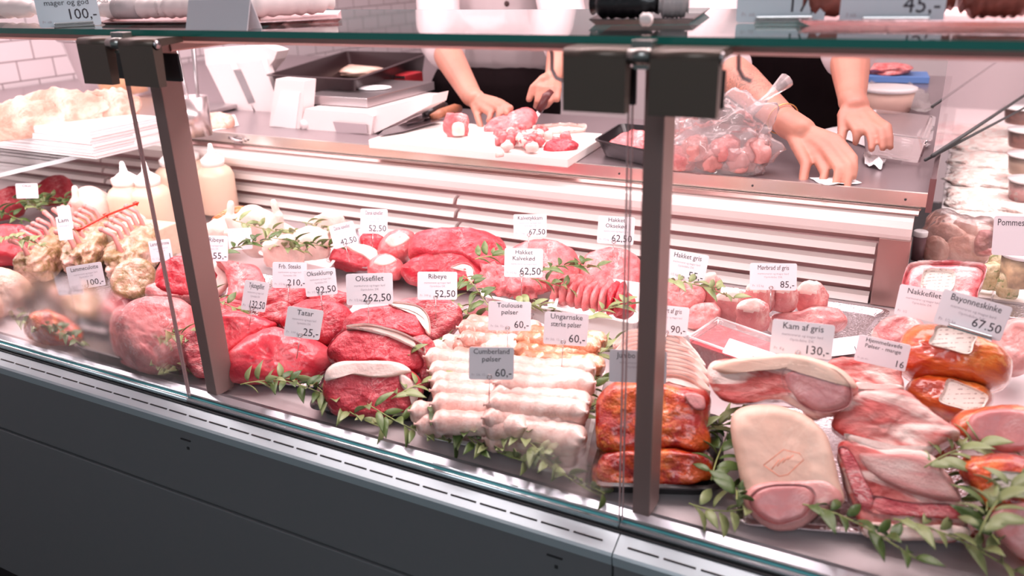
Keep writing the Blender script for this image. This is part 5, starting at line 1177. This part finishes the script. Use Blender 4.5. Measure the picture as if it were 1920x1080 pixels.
def flat_tray(label, box, m=PINKT, h=.010, z=ZS):
    if z == ZS:
        P = []
        for x, Y in box: q = at(x, 30, Y=Y); q.z = z + h; P.append(q)
    else: P = [at(x, y, z=z + h) for x, y in box]
    c = sum(P, Vector()) / 4; c.z = z
    L = [Vector((p.x - c.x, p.y - c.y, 0)) for p in P]; V = []
    for k, zz in ((1, h), (.93, .002), (.9, .0005), (.96, h - .002)): V += [l * k + Vector((0, 0, zz)) for l in L]
    fs = [(i + 4 * j, (i + 1) % 4 + 4 * j, (i + 1) % 4 + 4 * j + 4, i + 4 * j + 4) for j in range(2) for i in range(4)] + [(8, 9, 10, 11)]
    o = pydata('shelf_tray', V, fs, m, None, c, smooth=False); s_ = o.modifiers.new('s', 'SOLIDIFY'); s_.thickness = .001; return tag(o, label, 'tray', 'steel trays on the glass shelf')
flat_tray('steel tray under the wrapped sausages left of the folded card', [(182, .80), (400, .82), (420, 1.0), (240, .98)], h=.004)
flat_tray('steel tray under the pale loaf right of the folded card', [(465, .80), (640, .88), (640, 1.04), (500, 1.02)], h=.005)
flat_tray('dark tray of sausages at the middle of the glass shelf', [(1105, .86), (1300, .88), (1330, 1.06), (1140, 1.04)], BLACKP, h=.006)
flat_tray('steel tray behind the 45 kroner shelf card', [(1500, .86), (1980, .86), (1980, 1.05), (1480, 1.05)], h=.006)
roll('dark wrapped sausage on the dark tray of the shelf', (1112, .90), (1232, .90), .016, BLACKP); roll('grey wrapped sausage right of the dark one on the shelf', (1234, .90), (1290, .91), .014, plain('grey_wrap', (.45, .40, .40), .4))
for x, lb in ((1500, 'brown smoked sausage behind the 45 kroner card, leftmost'), (1650, 'brown smoked sausage behind the 45 kroner card, middle'), (1800, 'brown smoked sausage right of the 45 kroner card')):
    roll(lb, (x, .92), (x + 130, .94), .018, plain('smoked_brown', (.24, .07, .05), .35, bump=.3, var=.3), group='brown sausages on the shelf')
roll('small white wrapped piece on the shelf edge above the right clamp', (1202, .80), (1222, .80), .006)
for o, s_, dx in ((out[0], 'GULI', .045), (out[2], 'OKSES', .02)):
    vs, fs = textmesh([(s_, dx, .010, .007, 'LEFT', 1)]); pydata('printed_name', [(a, -.0168, c) for a, b, c in vs], fs, INK, o, smooth=False)
fc = empty('folded_card', at(436, 55, z=ZS)); tag(fc, 'folded white card tent on the left glass shelf', 'price tag'); 
p = [at(402, 50, z=ZS) - fc.location, at(455, 58, z=ZS) - fc.location]
for dy, nm in ((-.012, 'front_flap'), (.012, 'rear_flap')):
    v = [Vector((p[0].x, dy, 0)), Vector((p[1].x, dy, 0)), Vector((p[1].x, 0, .034)), Vector((p[0].x, 0, .034))]
    o = pydata(nm, v, [(0, 1, 2, 3)], CARD, fc, smooth=False); s_ = o.modifiers.new('s', 'SOLIDIFY'); s_.thickness = .0008
# bent wire hooks under the shelf
for x0, lb in ((1035, 'white bent hook hanging under the shelf left of the right clamp'), (1385, 'white bent hook hanging under the shelf right of the right clamp'), (318, 'white bent hook hanging under the shelf right of the left clamp')):
    Y = .80; q = [at(x0 - 40, 92, Y=Y), at(x0 - 4, 92, Y=Y), at(x0, 100, Y=Y), at(x0, 130, Y=Y), at(x0 + 8, 146, Y=Y), at(x0 + 24, 153, Y=Y)]
    if x0 == 318: q = [at(x, y, Y=Y) for x, y in ((300, 80), (313, 82), (316, 100), (318, 118), (312, 124), (304, 120))]
    o = MB().tube([v - q[0] for v in q], .0022, 8).build('bent_hook', plain('pale_hook', (.90, .74, .74), .3), None, q[0]); tag(o, lb, 'hook', 'bent hooks')

# ---------------- the next case at the right, with salads ----------------
sc2 = empty('salad_case', (.8, 2.4, 0)); tag(sc2, 'adjoining white lit case with salads at the right', 'display case')
def s2(name, mb, m): o = mb.build(name, m, sc2); o.matrix_parent_inverse = Matrix.Translation((-.8, -2.4, 0)); return o
WLIT = plain('white_deck', (.86, .78, .77), .4)
s2('salad_deck', MB().box((.86, 2.66, .74), (1.68, 2.1, .04)), WLIT); s2('salad_base', MB().box((.86, 2.66, .37), (1.66, 2.08, .70)), STEELD)
gp_ = [at(1749, 292, Y=1.66), at(1925, 176, Y=2.9)]
s2('leaning_pane', MB().tube([gp_[0], gp_[1]], .004, 8), SEAL); q = [at(1735, 300, Y=1.66), at(1925, 200, Y=2.7)]; s2('leaning_pane_edge', MB().tube(q, .003, 8), SEAL)
o = pydata('leaning_pane_glass', [gp_[0], gp_[1], gp_[1] + Vector((0, .1, .9)), gp_[0] + Vector((0, .1, .9))], [(0, 1, 2, 3)], glassy('rosy_pane', (.90, .80, .82), .35, .05, .25, (.8, .62, .66)), sc2, smooth=False); o.matrix_parent_inverse = Matrix.Translation((-.8, -2.4, 0))
s2('inner_bar', MB().tube([at(1748, 200, Y=1.9), at(1866, 118, Y=3.0)], .003, 8), SEAL)
SAL = {}
def salad(name, a, b_, c_): 
    t = NT(name); v = t.n('ShaderNodeTexVoronoi', {0: t.coord(), 'Scale': 70.0}); t.l(t.ramp(v.outputs['Color'], [(.25, a), (.5, b_), (.75, c_)], 'CONSTANT'), t.b.inputs['Base Color']); t.b.inputs['Roughness'].default_value = .4
    n = t.n('ShaderNodeTexNoise', {0: t.coord(), 'Scale': 60.0, 'Detail': 4.0}); t.bump(n.outputs[0], 1.0, .01); return t.m
SM = [salad('cream_salad', (.88, .80, .74), (.84, .64, .58), (.90, .86, .80)), salad('pink_salad', (.86, .52, .50), (.90, .76, .72), (.80, .36, .36)), salad('herb_salad', (.30, .40, .14), (.88, .80, .72), (.80, .50, .46)), salad('white_cheese_salad', (.90, .86, .84), (.86, .70, .66), (.92, .88, .86))]
k = 0
for iy, Y in enumerate((1.98, 2.20, 2.42, 2.64, 2.86, 3.08)):
    for ix, X in enumerate((.14, .40, .66)):
        if Y > 2.5 and ix > 1 and False: continue
        vs, fs = blobverts((.235, .185, .035), sup=5, n=.10, ns=3, seed=k, sub=4, sag=.5, fine=.05)
        e = empty('salad_dish', (X, Y, .761)); tag(e, '%s dish of %s salad in the right case, %s' % (['left column', 'middle column', 'right column'][ix], ['cream', 'pink', 'herb topped', 'white'][(k * 5 + iy) % 4], ['first row behind the bags', 'second row', 'third row', 'fourth row', 'fifth row', 'rearmost row'][iy]), 'salad dish', 'salad dishes')
        pydata('salad', [v + Vector((0, 0, .006)) for v in vs], fs, SM[(k * 5 + iy) % 4], e); MB().box((0, 0, .012), (.25, .20, .022), bev=.004).build('dish', WTRAY, e); k += 1
def jar(label, box, z, H, fill, lid=True):
    c, d, rz = bb(*box, z, H); e = empty('salad_tub', c); tag(e, label, 'tub', 'round tubs in the right case'); R = d[0] / 2
    MB().lathe([(.001, .001), (R * .82, .001), (R * .95, H * .8), (.001, H * .82)], 24).build('filling', fill, e)
    MB().lathe([(R * .85, 0), (R, H * .93)], 24).build('tub_wall', CLEARP, e)
    MB().lathe([(R, H * .90), (R * 1.05, H * .92), (R * 1.05, H), (.001, H)], 24).build('lid', plain('clear_white_lid', (.84, .80, .80), .25), e)
RELISH = plain('brown_relish', (.34, .09, .05), .4, var=.4, bs=60)
jar('tub of brown relish in the right case, upper one at the edge', (1882, 202, 1950, 232), .84, .05, RELISH); jar('tub of brown relish in the right case, lower one at the edge', (1888, 238, 1960, 280), .82, .05, RELISH)
jar('tub of beige spread at the right edge below the relish', (1888, 285, 1960, 330), .82, .05, plain('beige_spread', (.80, .62, .48), .5)); jar('tub of pale salad at right edge above the Pommes card', (1888, 330, 1960, 380), .80, .05, SM[1])
jar('tub of yellow salad at the right edge beside herb potatoes', (1870, 468, 1935, 540), .79, .06, plain('yellow_spread', (.80, .60, .36), .5, var=.3)); 
# bags and bites nearer
BAGP = glassy('pouch_film', (.99, .94, .94), .35, .10, .12, (1, .86, .86), bump=.7, bs=40)
e = empty('food_pouch', at(1785, 490, z=.765)); tag(e, 'clear pouch of round fried meatballs right of the grille end', 'pouch')
for i, (x0, y0, x1, y1) in enumerate(((1728, 440, 1772, 490), (1770, 436, 1842, 492), (1735, 420, 1800, 462), (1780, 418, 1830, 455))):
    c, d, rz = bb(x0, y0, x1, y1, .77 + .012 * (i // 2), .05); blob('meatball', c - e.location, d, ROASTC, parent=e, n=.12, seed=300 + i, sub=4, sup=2.1)
c, d, rz = bb(1722, 400, 1850, 498, .768, .09); vs, fs = blobverts((d[0], d[1], .10), n=.12, seed=31, sub=4, sup=3); pydata('pouch_film', vs, fs, BAGP, e, c - e.location, (0, 0, rz))
joint('vacuum_pack', 'vacuum pack of sliced cured meat with small round label', 'pack', [(1692, 575), (1700, 505), (1730, 490), (1800, 490), (1848, 500), (1838, 540), (1822, 578), (1760, 590)], .80, meat('cured_slices', (.66, .16, .18), (.80, .40, .40), (.92, .74, .72), fw=.1, vs=22, blot=.3, rough=.15, coat=1.0), .02, 45,
      ins=[('label', [(1733, 510), (1760, 506), (1790, 512), (1784, 545), (1755, 548), (1728, 542)], STICK, .003, .002)])
joint('vacuum_pack', 'pinkish brown pack standing behind the meatball pouch', 'pack', [(1828, 470), (1835, 432), (1868, 434), (1872, 460), (1858, 476)], .80, meat('brown_pack', (.46, .16, .16), (.60, .28, .26), (.7, .4, .4), fw=.03, vs=60), .02, 40)
HP = meat('herb_potato', (.76, .60, .34), (.88, .76, .52), (.34, .38, .16), fw=.02, vs=70, blot=.15, blots=90, bump=.5)
for i, (b_, lb) in enumerate((((1850, 470, 1895, 525), 'herb crusted yellow bite left of the yellow salad tub'), ((1832, 500, 1872, 545), 'herb crusted yellow bite nearest the cured pack'), ((1868, 515, 1905, 560), 'herb crusted yellow bite below the yellow salad tub'))):
    bx_blob('herb_potato', lb, 'potato', b_, .77, .05, HP, 'herb crusted bites', n=.14, seed=60 + i, sub=4)
lidtub('clear topped tub beside the grille end below the worktop corner', (1706, 432, 1730, 490), .77, .06, plain('dark_cup', (.16, .08, .09), .4), WHITEP)
flat_tray('steel tray corner beside the herb crusted bites', [(1850, 590), (1960, 600), (1960, 540), (1870, 520)], FOIL, .014, .755)
